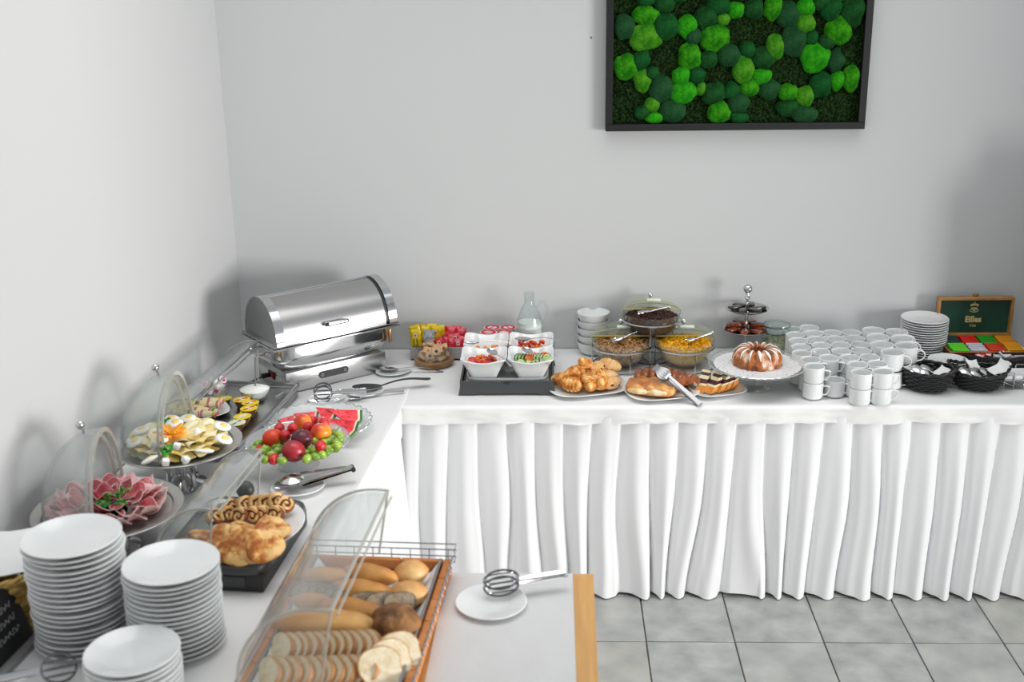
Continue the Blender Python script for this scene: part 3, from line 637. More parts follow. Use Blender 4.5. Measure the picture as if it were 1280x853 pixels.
def cereal(px, py, zr, label, kind, y=None, foot=True, shift=(0, 0)):
    p = at(px, py, .7515)
    if y is not None: p = ay(px, py, y); p.z = .7515
    t = thing('cereal_bowl_stand', label, 'cereal dispenser', p); R = .112; rz = zr-.7515
    pr = [(.030, rz-.075), (.055, rz-.070), (.086, rz-.045), (.104, rz-.010), (.109, rz+.010), (.112, rz+.026), (.1135, rz+.028), (.1105, rz+.028), (.107, rz+.010), (.101, rz-.010), (.083, rz-.043), (.052, rz-.067), (0, rz-.071)]
    b = B().lathe(pr, 56); build(b, 'glass_bowl', GLASS, t)
    b = B().tube([((R+.001)*math.cos(q*PI/24), (R+.001)*math.sin(q*PI/24), rz) for q in range(48)], .0032, 8, True); ring = build(b, 'wire_ring', CHROME, t)
    ft_ = .66 if kind == 'choc' else 1.0
    for i in range(3):
        a = rad(-96 if kind == 'choc' else -75)+i*2*PI/3
        b = B().tube([(R*math.cos(a), R*math.sin(a), rz-.002), (R*math.cos(a)*ft_, R*math.sin(a)*ft_, .004)], .0026, 8); build(b, 'stand_leg', CHROME, t)
    b = B().tube([((R*ft_)*math.cos(q*PI/24), (R*ft_)*math.sin(q*PI/24), .003) for q in range(48)], .0024, 6, True); build(b, 'base_ring', WIRE, t)
    if kind == 'granola':
        m = mat('granola', '#6e4018', .7, col2='#c99a60', nscale=75, lo=.42, hi=.58); fl_ = ('box', .0042, 1100)
    elif kind == 'corn': m = mat('cornflakes', '#ffcf14', .5, col2='#eda40c', nscale=60, lo=.4, hi=.7); fl_ = ('flake', .0058, 1000)
    else: m = mat('chocolate_cereal', '#2c1208', .5, col2='#4a2412', nscale=80); fl_ = ('ball', .0042, 800)
    b = B().lathe([(0, rz-.069), (.050, rz-.065), (.081, rz-.042), (.099, rz-.010), (.104, rz+.004), (.100, rz+.010), (.05, rz+.022), (0, rz+.026)], 40, capb=False)
    m0 = mat(kind+'_bulk', {'granola': '#7c5228', 'corn': '#d9a53c', 'choc': '#2a120a'}[kind], .7, col2={'granola': '#c7a06c', 'corn': '#efd08c', 'choc': '#45230f'}[kind], nscale=110, lo=.4, hi=.6, bump=.6, bscale=150)
    build(b, 'cereal_fill', m0, t, kind='stuff')
    b = flakes(fl_[2], .102, rz+.008, fl_[1], len(label), fl_[0]); build(b, 'cereal_pieces', m, t, kind='stuff')
    # acrylic flap lid: half dome at the back, hinged
    Rl = .113
    def dome(u, v):
        a = PI*u; q = rad(90)*v; return (Rl*math.cos(a)*math.cos(q), Rl*math.sin(a)*math.cos(q), rz+.029+.036*math.sin(q))
    b = B().grid(dome, 32, 10)
    def flap(u, v):
        a = PI*u; return (Rl*.97*math.cos(a)*v, (Rl*.97*math.sin(a))*v*.98+.0, rz+.038+.024*math.sin(a)*v)
    lid = build(b, 'lid', LIDY, t)
    b = B().grid(flap, 32, 6); build(b, 'folded_flap', LIDY, t)
    b = B().tube([(Rl*.97, -.001, rz+.038), (-Rl*.97, -.001, rz+.038)], .0022, 6); b.tube([(Rl*math.cos(PI*q/24), Rl*math.sin(PI*q/24), rz+.0295) for q in range(25)], .0018, 6)
    build(b, 'lid_edge', mat('yellow_edge', '#b8ad52', .3, coat=.4), lid)
    
    part('lid_label', B().at((.012, .035, rz+.0635), (.2, 0, 0)).box((0, 0, 0), (.052, .022, .0012)).mesh('lid_label', mat('pale_label', (.75, .8, .76), .6)), lid)
    b = B().ell((0, .060, rz+.078), (.0095, .0095, .011), 14, 10); b.tube([(0, .060, rz+.056), (0, .060, rz+.072)], .003, 8); build(b, 'lid_knob', mat('knob_steel', (.7, .75, .72), .12, 1), lid)
    return p, rz
def scoop(loc, rz, label, tilt=-.12):
    b = B(); b.tube([(0, 0, 0), (.04, 0, .004), (.075, 0, .006)], [.0035, .004, .0048], 10); b.ell((.077, 0, .006), (.008, .008, .008), 10, 8)
    def sc(u, v): a = PI*(1+u); return (-.045*v+.003, .019*math.cos(a)*(.4+.6*min(1, v*2)), .016*math.sin(a)*(.4+.6*min(1, v*2))+.004)
    b.grid(sc, 12, 6); b.grid(lambda u, v: tuple(Vector(sc(u, v))*1.0+Vector((0, 0, -.0012))), 12, 6)
    return solo('cereal_scoop', b.mesh('cereal_scoop', CHROME), label, 'scoop', loc, (0, tilt, rz))
p, z = cereal(776, 457, .832, 'glass bowl of brown granola with clear flap lid on a wire stand', 'granola')
scoop(p+Vector((.005, -.03, z+.040)), .6, 'small steel scoop lying in the granola bowl')
p, z = cereal(855, 457, .832, 'glass bowl of yellow cornflakes with clear flap lid on a wire stand', 'corn')
scoop(p+Vector((.035, -.035, z+.036)), .45, 'small steel scoop lying in the cornflakes bowl')
p, z = cereal(813, 441, .915, 'raised glass bowl of dark chocolate cereal at the back on a tall wire stand', 'choc', y=-.135)
scoop(p+Vector((-.01, -.03, z+.036)), .12, 'small steel scoop lying in the chocolate cereal bowl')
# ================================================================ plates of pastry
CRO = mat('croissant_crust', '#b8681e', .42, col2='#f2cd8c', nscale=42, lo=.38, hi=.62, col3='#dc9b4c', bump=.25, bscale=70)
CRO2 = mat('pale_pastry', '#d79a55', .5, col2='#f0cf98', nscale=26, lo=.35, hi=.68, bump=.25, bscale=70)
JAM = mat('jam_filling', '#5a0a18', .25, coat=.3)
def croissant_mesh(L=.075, R=.021, bend=.9, seed=0, name='croissant'):
    b = B()
    def g(u, v):
        s = (v-.5)*2; a = s*bend; rr = L/2/max(bend, .1)
        cx = rr*math.sin(a); cy = rr*(1-math.cos(a))
        k = v*7; st = 1-.20*((k % 1)**1.6)                       # rolled layers
        r = R*(1-abs(s)**2.4*.72)*st*(1-abs(s)**10); an = 2*PI*u
        return (cx+0, cy+r*math.cos(an)*1.08, r*math.sin(an)*.92+.004*nz(cx*30, cy*30, seed))
    b.grid(g, 18, 42, True); return b.mesh(name, CRO, 55)
def dome_roll(rx, ry, rz, m, name, seed=0, score=3, bump=.05):
    def fn(d):
        k = 1+bump*nz(d.x, d.y, d.z+seed, 2.2)
        if score and d.z > 0: k -= (.07 if score < 4 else .20)*max(0, math.cos((d.x*score)*PI))**6*d.z
        return k
    return B().ell((0, 0, 0), (rx, ry, rz), 28, 18, fn).mesh(name, m, 60)
cp = at(733, 486, .7515)
sq_plate('serving_plate', 'white rounded square plate heaped with croissants', cp, .146, .28, 'white square serving plates', asp=.78)
cm = [croissant_mesh(.098, .028, .85, 1), croissant_mesh(.092, .031, .6, 2)]
tw = dome_roll(.043, .025, .021, CRO2, 'jam_pastry', 3, 5); js = B().ell((0, 0, 0), (.009, .006, .005), 10, 6).mesh('jam_spot', JAM)
cs = []
for x, y, z, m_, e in ((-.085, -.012, .040, 0, (.3, 0, .7)), (-.052, -.055, .036, 1, (.4, 0, 2.7)), (.012, -.058, .042, 0, (.5, -.2, 1.9)), (.045, -.045, .040, 1, (.6, .1, 2.1)), (-.035, .015, .054, 1, (.2, 0, .9)), (-.012, -.01, .03, 0, (0, 0, 2)), (.002, .045, .068, 0, (.2, 1.0, 1.4)), (.04, -.005, .05, 0, (.1, 0, .2)), (-.04, .05, .030, 0, (0, 0, 0))):
    cs.append(solo('croissant', cm[m_], '-', 'croissant', cp+Vector((x, y, z)), e, group='croissants on the square plate'))
lr(cs, 'golden croissant in the heap on the square plate, {}')
js_ = []
for x, y, z, e in ((.042, .045, .066, (.2, 0, 1.2)), (.088, .055, .072, (.4, .2, -.4)), (.075, .015, .045, (0, .1, .2)), (.090, -.035, .034, (.2, 0, .7)), (.052, .06, .03, (0, 0, 0))):
    o = thing('jam_pastry', '-', 'pastry', cp+Vector((x, y, z)), e, 'jam pastries on the croissant plate'); part('pastry_shell', tw, o)
    part('jam_spot', js, o, (.012, -.020, -.001)); part('jam_spot', js, o, (-.016, -.018, .004)); js_.append(o)
lr(js_, 'scored pastry with red jam on the croissant plate, {}')
bp = at(825, 491, .7515)
sq_plate('serving_plate', 'white square plate with two flat brown yeast pastries', bp, .132, .25, 'white square serving plates', asp=.85)
def slab():
    cr = mat('glazed_crust', '#b05c1c', .35, col2='#eab062', nscale=18, lo=.35, hi=.7, bump=.2, bscale=50, coat=.4)
    crumb = mat('white_crumb', '#f3e2bd', .8, col2='#e0b878', nscale=60)
    t = thing('cheese_strudel', 'flat golden pastry cut open at the front showing white filling', 'pastry', bp+Vector((-.032, -.030, .012)), -.28); t.scale = (1.22, 1.15, 1.15)
    def g(u, v):
        a = 2*PI*u; k = sqf(5)(a); q = PI*v-PI/2; c_ = max(0, math.cos(q))**.35
        x = .074*k*math.cos(a)*c_; y = .050*k*math.sin(a)*c_; lob = .004*math.cos(x*170)+.003*nz(x*30, y*30, 1)
        return (x, y, .019+.019*math.sin(q)+(lob if v > .5 else 0))
    b = B().grid(g, 48, 16, True); build(b, 'crust', cr, t)
    for x in (-.030, .022):
        b = B().ell((x, -.0440, .018), (.034, .011, .0105), 20, 10, lambda d: 1+.1*nz(d.x, d.y, d.z, 4)); build(b, 'white_filling', crumb, t)
    t = thing('braided_pastry', 'dark brown twisted yeast pastry behind the open strudel', 'pastry', bp+Vector((.020, .050, .016)), -.18); t.scale = (1.22, 1.3, 1.45)
    br = mat('dark_glaze', '#6b2f10', .28, col2='#a85a24', nscale=22, lo=.35, hi=.7, coat=.5)
    for i in range(8):
        x = -.075+i*.021; hgt = .040-.001*abs(i-3)**2
        b = B().ell((x, 0, .015), (.017, .040-.002*abs(i-3), hgt-.012), 16, 10); b.T = Matrix.Identity(4)
        build(b, 'braid_strand', br, t, rot=(0, 0, .0), loc=(0, 0, 0))
    for i, (x, y, rr) in enumerate(((.075, -.030, .024), (.05, -.045, .018))):
        b = B().tube([(x+rr*(1-q/30)*math.cos(q*.45), y+rr*(1-q/30)*math.sin(q*.45), .022+q*.0004) for q in range(26)], .0085, 8); build(b, 'curl', br, t)
slab()
def pastry_tongs(loc, rot, label, L=.20, solid=True):
    t = thing('pastry_tongs', label, 'tongs', loc, rot)
    def head(u, v, z=0):
        x = -.062*u; w_ = .021*math.sin(PI*min(.5+.5*(1-u)*.0+u*.0+.0, 1))*(.45+.55*min(1, u*2.2)) if u < .85 else .021*(1-(u-.85)/.15*.35)
        return (x, (v-.5)*2*w_, .006*math.sin(PI*u)+.004*(2*v-1)**2)
    for s in (0, 1):
        b = B(); b.T = Matrix.Translation((0, 0, .016*s))
        for k in range(5):                        # slotted head: five tines joined at both ends
            y0 = -1+.4*k+.05; y1 = y0+.30
            b.grid(lambda u, v: (-.062*u, (.013+.015*math.sin(PI*min(1, u*1.15+.12)))*(y0+(y1-y0)*v), (.006*math.sin(PI*u))*(1 if not s else -1)), 10, 1)
        b.grid(lambda u, v: (-.062-.012*math.sin(PI*v), (v-.5)*.046, 0), 3, 10); b.grid(lambda u, v: (-.010*u+.002, (v-.5)*.030, .001), 2, 4)
        build(b, 'slotted_head', STEEL, t)
        b = B()
        b.grid(lambda u, v: (L*u, (.006+.005*u)*([-1, -.8, .8, 1, 0][int(round(v*4))]), (.016*s*(1-u)+.013*u+.003*s)+[0, .004, .004, 0, 0][int(round(v*4))]*(1 if s else -.2)), 14, 4)
        build(b, 'tong_arm', STEEL, t)
    b = B().tube([(L, -.009, .014), (L, .009, .014)], .006, 10); build(b, 'tong_hinge', CHROME, t)
def aim(p0, p1):
    d = p1-p0; return (0, -math.atan2(d.z, math.hypot(d.x, d.y)), math.atan2(d.y, d.x)), d.length
q0, q1 = at(834, 474, .822), at(877, 503, .758)
e_, L_ = aim(q0, q1); pastry_tongs(q0, (.45, e_[1]+.12, e_[2]-.05), 'slotted steel pastry tongs lying over the strudel', L_)
kp = at(896, 490, .7515)
sq_plate('serving_plate', 'small white square plate with a fan of layered cake slices', kp, .100, .30, 'white square serving plates', asp=.8)
def cakes():
    base = mat('cake_sponge', '#d98a35', .6, col2='#eeb468', nscale=20); cream = mat('cake_cream', '#f0e8c4', .6, col2='#e6d79c', nscale=20); ch = mat('dark_cherry_layer', '#3c0d1a', .4, col2='#551426', nscale=30)
    W_, D2, H_ = .026, .062, .052
    def wedge(z0, z1, y0=-.031, slope=1):
        f = lambda z: (-D2/2+ (z/H_)*.0, D2/2-(z/H_)*D2*.97)
        a0, a1 = f(z0), f(z1); return [(a0[0], z0), (a0[1], z0), (a1[1], z1), (a1[0], z1)]
    os_ = []
    src = thing('cake_slice', '-', 'cake slice', kp, 0, 'layered cake slices on the square plate')
    for nm, m_, a, c in (('sponge', base, 0, .016), ('cream_layer', cream, .016, .021), ('cherry_layer', ch, .021, .031), ('cream_top', cream, .031, .039), ('chocolate_stripe', ch, .039, .046), ('cream_peak', cream, .046, .0505)):
        o_ = wedge(a, c); b = B().prism([(x, z) for x, z in o_], -W_/2+(a > 0)*.0006, W_/2-(a > 0)*.0006, 'y')
        build(b, nm, m_, src)
    b = B().prism([(-.012, .002), (.004, .030), (.010, .026), (-.004, .0)], -.0138, .0138, 'y')
    spec = ((-.052, -.016, 2.2), (-.018, -.030, 1.95), (.012, -.016, 2.3), (.034, .002, 2.45), (.054, .022, 2.6))
    for i, (x, y, rz) in enumerate(spec):
        o = src if i == 0 else copy_tree(src)
        setp(o, kp+Vector((x, y+.008, .011)), (0, 0, rz+PI*.5 if i > 1 else rz+PI*.62)); o.scale = (1, 1.25, 1.05); os_.append(o); o.scale = (1, 1.3, 1.3)
    lr(os_, 'layered cherry cream cake slice on the small plate, {}')
cakes()
# ================================================================ cake stand with ring cake
def cakestand():
    p = at(945, 486, .7515); t = thing('cake_stand', 'footed glass cake stand carrying the ring cake on a paper doily', 'cake stand', p); H_ = .088
    b = B().lathe([(.047, 0), (.049, .003), (.035, .009), (.014, .016), (.009, .026), (.014, .036), (.010, .046), (.013, .060), (.03, H_-.012), (0, H_-.010)], 40, capt=True); build(b, 'glass_foot', clear('foot_glass', (.86, .88, .88), .12, 1.9), t); clear('thick_glass', (.96, .975, .975), .14)
    sc = lambda a: 1+.012*math.cos(a*40)
    b = B().lathe([(.02, H_-.010), (.158, H_-.002), (.171, H_+.010), (.174, H_+.011), (.160, H_+.003), (0, H_-.003)], 160, rf=sc); build(b, 'glass_plate', MATS['thick_glass'], t)
    b = B().tube([(.173*math.cos(q*PI/80)*sc(q*PI/80), .173*math.sin(q*PI/80)*sc(q*PI/80), H_+.0105) for q in range(160)], .0022, 5, True); build(b, 'beaded_rim', mat('glass_rim', (.55, .58, .58), .08, .6), t)
    m = mat('paper_doily', (.83, .83, .84), .85, bump=.8, bscale=170)
    nt = m.node_tree; vor = nt.nodes.new('ShaderNodeTexVoronoi'); vor.inputs['Scale'].default_value = 85; r = nt.nodes.new('ShaderNodeValToRGB'); r.color_ramp.elements[0].color = (.30, .31, .33, 1); r.color_ramp.elements[1].color = (.85, .85, .86, 1); r.color_ramp.elements[0].position = .16; r.color_ramp.elements[1].position = .24
    tc = [n for n in nt.nodes if n.type == 'TEX_COORD'][0]; nt.links.new(tc.outputs['Object'], vor.inputs['Vector']); nt.links.new(vor.outputs['Distance'], r.inputs[0]); nt.links.new(r.outputs[0], nt.nodes['Principled BSDF'].inputs['Base Color'])
    b = B().lathe([(.152, 0), (.153, .0012), (.0, .002)], 144, rf=lambda a: 1+.02*abs(math.sin(a*18))); solo('paper_doily', b.mesh('paper_doily', m), 'round white lace paper doily under the ring cake', 'doily', p+Vector((0, 0, H_+.004)))
    c = thing('ring_cake', 'fluted brown ring cake dusted with sugar and cut at the side', 'cake', p+Vector((-.0, .005, H_+.0065))); c.scale = (1.13,)*3
    cm_ = mat('bundt_crust', '#5a260a', .45, col2='#e6d6c4', col3='#b5692a', nscale=34, lo=.36, hi=.70, bump=.1, bscale=60, coat=.3)
    nf = 14
    def g(u, v):
        a = 2*PI*u; q = PI*(1.08*v-.04); fl_ = abs(math.sin(a*nf/2+.6*math.sin(q)*0+v*1.2))**.7
        cr = .046; rr = .036*(1+.0*q); amp = .80+.20*fl_*(1 if v < .75 else .3)
        x = cr+(.034*math.cos(q)*amp); z = max(0, .056*math.sin(q)**.8*amp if math.sin(q) > 0 else 0)
        return (x*math.cos(a), x*math.sin(a), z)
    b = B().grid(g, 112, 20, True); build(b, 'cake_body', cm_, c)
    sg = mat('icing_sugar', (.85, .83, .8), .8)
    for i in range(nf):
        a = 2*PI*(i+.5)/nf; a2 = a-.09*1.2*2/2
        def s_(u, v, i=i):
            vv = .18+.50*v; w_ = .10*math.sin(PI*min(max(v, .05), .95))*(.6+.4*math.sin(i*2.1)**2)
            base = Vector(g(((i+.5)/nf-vv*1.2*2/nf/2/PI*1.0*0+ -vv*1.2/(PI*nf)*1.0)+(u-.5)*w_/nf*4, vv)); n_ = Vector((math.cos(2*PI*(i+.5)/nf), math.sin(2*PI*(i+.5)/nf), 1.1)).normalized()
            return base+n_*.0009*math.sin(PI*u)+n_*.0004
        b = B().grid(s_, 4, 10); build(b, 'sugar_streak', sg, c)
    b = B().box((.052, -.030, .022), (.012, .004, .03), .002); b.T = Matrix.Identity(4)
cakestand()
# ================================================================ tiered stand, jar
def tier():
    p = at(931, 441, .7515); p.y = -.105; p.x = ay(931, 441, -.105).x; z0 = p.z
    t = thing('tiered_stand', 'chrome two-tier pastry stand with a ball on top', 'tiered stand', p)
    b = B().lathe([(.05, 0), (.052, .003), (.02, .008), (.007, .016), (.007, .232), (.012, .236), (.0075, .242), (.0075, .262)], 24, capt=True); build(b, 'centre_rod', CHROME, t)
    b = B().ell((0, 0, .272), (.0175, .0175, .0175), 24, 16); build(b, 'ball_knob', CHROME, t)
    for z, R in ((.104, .090), (.185, .083)):
        b = B().lathe([(.008, z), (R*.8, z+.001), (R, z+.009), (R+.001, z+.011), (R*.8, z+.004), (.008, z+.003)], 48, capb=False); build(b, 'tray_disc', CHROME, t)
    st = mat('glazed_strip', '#7a2a0e', .22, col2='#b4552a', nscale=40, coat=.6); st2 = mat('dark_glazed_piece', '#2a0c08', .2, col2='#0d0808', nscale=30, coat=.6)
    me = B().box((0, 0, 0), (.050, .026, .012), .004, 2).mesh('glazed_pastry', st); me2 = B().box((0, 0, 0), (.050, .026, .010), .003, 2).mesh('chocolate_piece', st2)
    R = random.Random(9); a_ = []; b_ = []
    for i in range(11):
        a = i*2*PI/7+.2*(i > 6); r = .054 if i < 7 else .046; z = .114 if i < 7 else .126
        a_.append(solo('glazed_pastry', me, '-', 'pastry', p+Vector((r*math.cos(a), r*math.sin(a), z)), (R.uniform(-.12, .12), 0, a+R.uniform(-.5, .5)), group='glazed pastries on the lower tier'))
    for i in range(6):
        a = i*2*PI/6; b_.append(solo('chocolate_piece', me2, '-', 'pastry', p+Vector((.046*math.cos(a), .046*math.sin(a), .196+.002*(i % 2))), (R.uniform(-.1, .1), .0, a+.4), group='dark pieces on the upper tier'))
    lr(a_, 'red-brown glazed pastry on the lower tier, {}'); lr(b_, 'dark chocolate piece on the upper tier, {}')
tier()
def jar():
    y = -.13; p = ay(969, 440, y); p.z = .7515
    t = thing('storage_jar', 'clip-top glass jar of pale seeds behind the mugs', 'jar', p); t.scale = (1.22,)*3
    b = B().lathe([(.042, 0), (.047, .004), (.048, .065), (.045, .078), (.041, .084), (.041, .088), (.039, .088), (.039, .082), (.0455, .064), (.0445, .006), (0, .004)], 40); build(b, 'jar_body', GLASS, t)
    b = B().lathe([(.041, .089), (.043, .092), (.043, .108), (.040, .117), (.036, .119), (0, .119)], 40); lid = build(b, 'glass_lid', clear('lid_glass', (.78, .88, .84), .16), t)
    for z in (.0885, .110):
        b = B().tube([(.0425*math.cos(q*PI/16), .0425*math.sin(q*PI/16), z) for q in range(32)], .0018, 6, True); build(b, 'wire_clip', WIRE, t)
    m = mat('seed_mix', '#8f9468', .7, col2='#cfc7a8', nscale=90, lo=.4, hi=.6); b = B().lathe([(0, .006), (.041, .007), (.0425, .055), (0, .060)], 32, capb=False); build(b, 'seed_fill', mat('seed_bulk', '#a9a884', .7, col2='#d8d2b8', nscale=140, lo=.4, hi=.6, bump=.5, bscale=160), t, kind='stuff')
    b = flakes(240, .039, .055, .0045, 4, 'ball', .01); build(b, 'seed_pieces', m, t, kind='stuff')
jar()
# ================================================================ mugs
def mugs():
    def mug(r, h, square, name):
        pr = [(r*.80, 0), (r*.97, .005), (r, .010), (r, h), (r-.0012, h+.0008), (r-.003, h-.0005), (r-.0035, .008), (0, .006)]
        body = B().lathe(pr, 44).mesh('mug_body', PORC, 50)
        b = B()
        if square: pts = [(r-.002, 0, h*.80), (r+.012, 0, h*.82), (r+.021, 0, h*.78), (r+.021, 0, h*.62), (r+.012, 0, h*.30), (r-.002, 0, h*.22)]
        else: pts = [(r-.002, 0, h*.82)]+[(r+.001+.025*math.sin(PI*q/9), 0, h*(.50+.32*math.cos(PI*q/9))) for q in range(1, 9)]+[(r-.002, 0, h*.18)]
        b.tube(pts, .0062, 8, flat=.45); hd = b.mesh('handle', PORC, 50); return body, hd
    small = mug(.0362, .059, True, 's'); big = mug(.0415, .066, False, 'b')
    tip = lambda X, Y: (960+X/6.563, 380+Y/6.563)
    def top(px, py, zt): return at(px, py, zt)
    front = [(380, 512, 2, -.35), (550, 622, 1, -.30), (768, 560, 2, -.12), (940, 555, 2, -.12)]
    rows = [(350, 460), (282, 407), (272, 357), (250, 307), (225, 258), (200, 212), (508, 452), (432, 422), (435, 352), (395, 300), (368, 252), (300, 232), (690, 497), (632, 440), (605, 388), (563, 337), (530, 290), (470, 237), (850, 492), (797, 440), (762, 383), (718, 335), (685, 287), (632, 240)]
    bigs = [(953, 395), (905, 335), (860, 278), (797, 228), (1103, 340), (1050, 285), (985, 228)]
    h1 = .057; placed = []; G = 'white mugs stacked two high'
    def put(kind, p, z, rz, lab, g):
        o = thing('coffee_mug', lab, 'mug', (p.x, p.y, z), rz, g); part('mug_body', kind[0], o); part('handle', kind[1], o); return o
    def sep(p, r):
        for _ in range(20):
            for q, r2 in placed:
                d = Vector((p.x-q.x, p.y-q.y)); m_ = r+r2+.0006
                if d.length < m_: d = d.normalized() if d.length > 1e-5 else Vector((0, 1)); p.x = q.x+d.x*m_; p.y = q.y+d.y*m_
        p.y = min(p.y, -.05); placed.append((p, r)); return p
    fl = []; ups = []; lows = []
    for X, Y, n, rz in front:
        zt = .7515+(.059 if n == 1 else .116); p = sep(at(*tip(X, Y), zt), .0362)
        os_ = [put(small, p, .7515+i*h1, rz, '-', 'front row of white mugs') for i in range(n)]; fl.append(os_)
    nm = ['at the left end of the front row', 'standing alone between the front mug stacks', 'third in the front row of mugs', 'at the right end of the front row']
    for os_, s_ in zip(fl, nm):
        for i, o in enumerate(os_): o['label'] = ('upper ' if i else ('lower ' if len(os_) > 1 else 'single low '))+'white mug with angular handle, '+s_
    for X, Y in rows:
        p = sep(at(*tip(X, Y), .7515+.116), .0362); hz = -.3+random.uniform(-.25, .25)
        for i in (0, 1):
            (ups if i else lows).append(put(small, p, .7515+i*h1, hz, '-', G))
    lr(ups, 'small white mug in the upper layer behind the front row, {}')
    for o in lows: o['label'] = 'small white mug in the lower layer beneath another mug'; o['group'] = 'lower layer of stacked white mugs'
    bu = []
    for X, Y in bigs:
        p = sep(at(*tip(X, Y), .7515+.134), .0415)
        o = put(big, p, .7515, -.25, 'large white mug with round handle beneath another large mug', 'lower layer of large white mugs')
        bu.append(put(big, p, .7515+.068, -.25, '-', 'large white mugs stacked two high'))
    lr(bu, 'large white mug with round handle in the upper layer, {}')
mugs()
# ================================================================ saucers, tea box, baskets, rack
q = at(1152, 441, .7515); q = Vector((ay(1152, 441, -.125).x, -.125, 0))
stack('saucer', .088, 17, q.x, q.y, .7515, .0092, 'white saucer in the tall stack left of the tea box, {}', 'stacked saucers beside the tea box', .0012, h=.013, me=lathe_mesh('stacked_saucer', plate_prof(.088, .013), PORC, 56))
q2 = at(1185, 449, .815)
stack('saucer', .07, 7, q2.x, q2.y, .7515, .0085, 'white saucer in the low stack between tea box and baskets, {}', 'low stack of saucers', .001, h=.011, me=lathe_mesh('small_saucer', plate_prof(.072, .011), PORC, 56))
def textobj(txt, size, m, ext=.0004, off=0, sx=1):
    cu_ = bpy.data.curves.new('t', 'FONT'); cu_.body = txt; cu_.size = size; cu_.align_x = 'CENTER'; cu_.extrude = ext; cu_.offset = off; cu_.resolution_u = 3
    o = bpy.data.objects.new('t', cu_); C.objects.link(o); bpy.context.view_layer.update()
    me = bpy.data.meshes.new_from_object(o.evaluated_get(bpy.context.evaluated_depsgraph_get())); bpy.data.objects.remove(o); me.materials.clear(); me.materials.append(m)
    for v in me.vertices: v.co.x *= sx
    return me
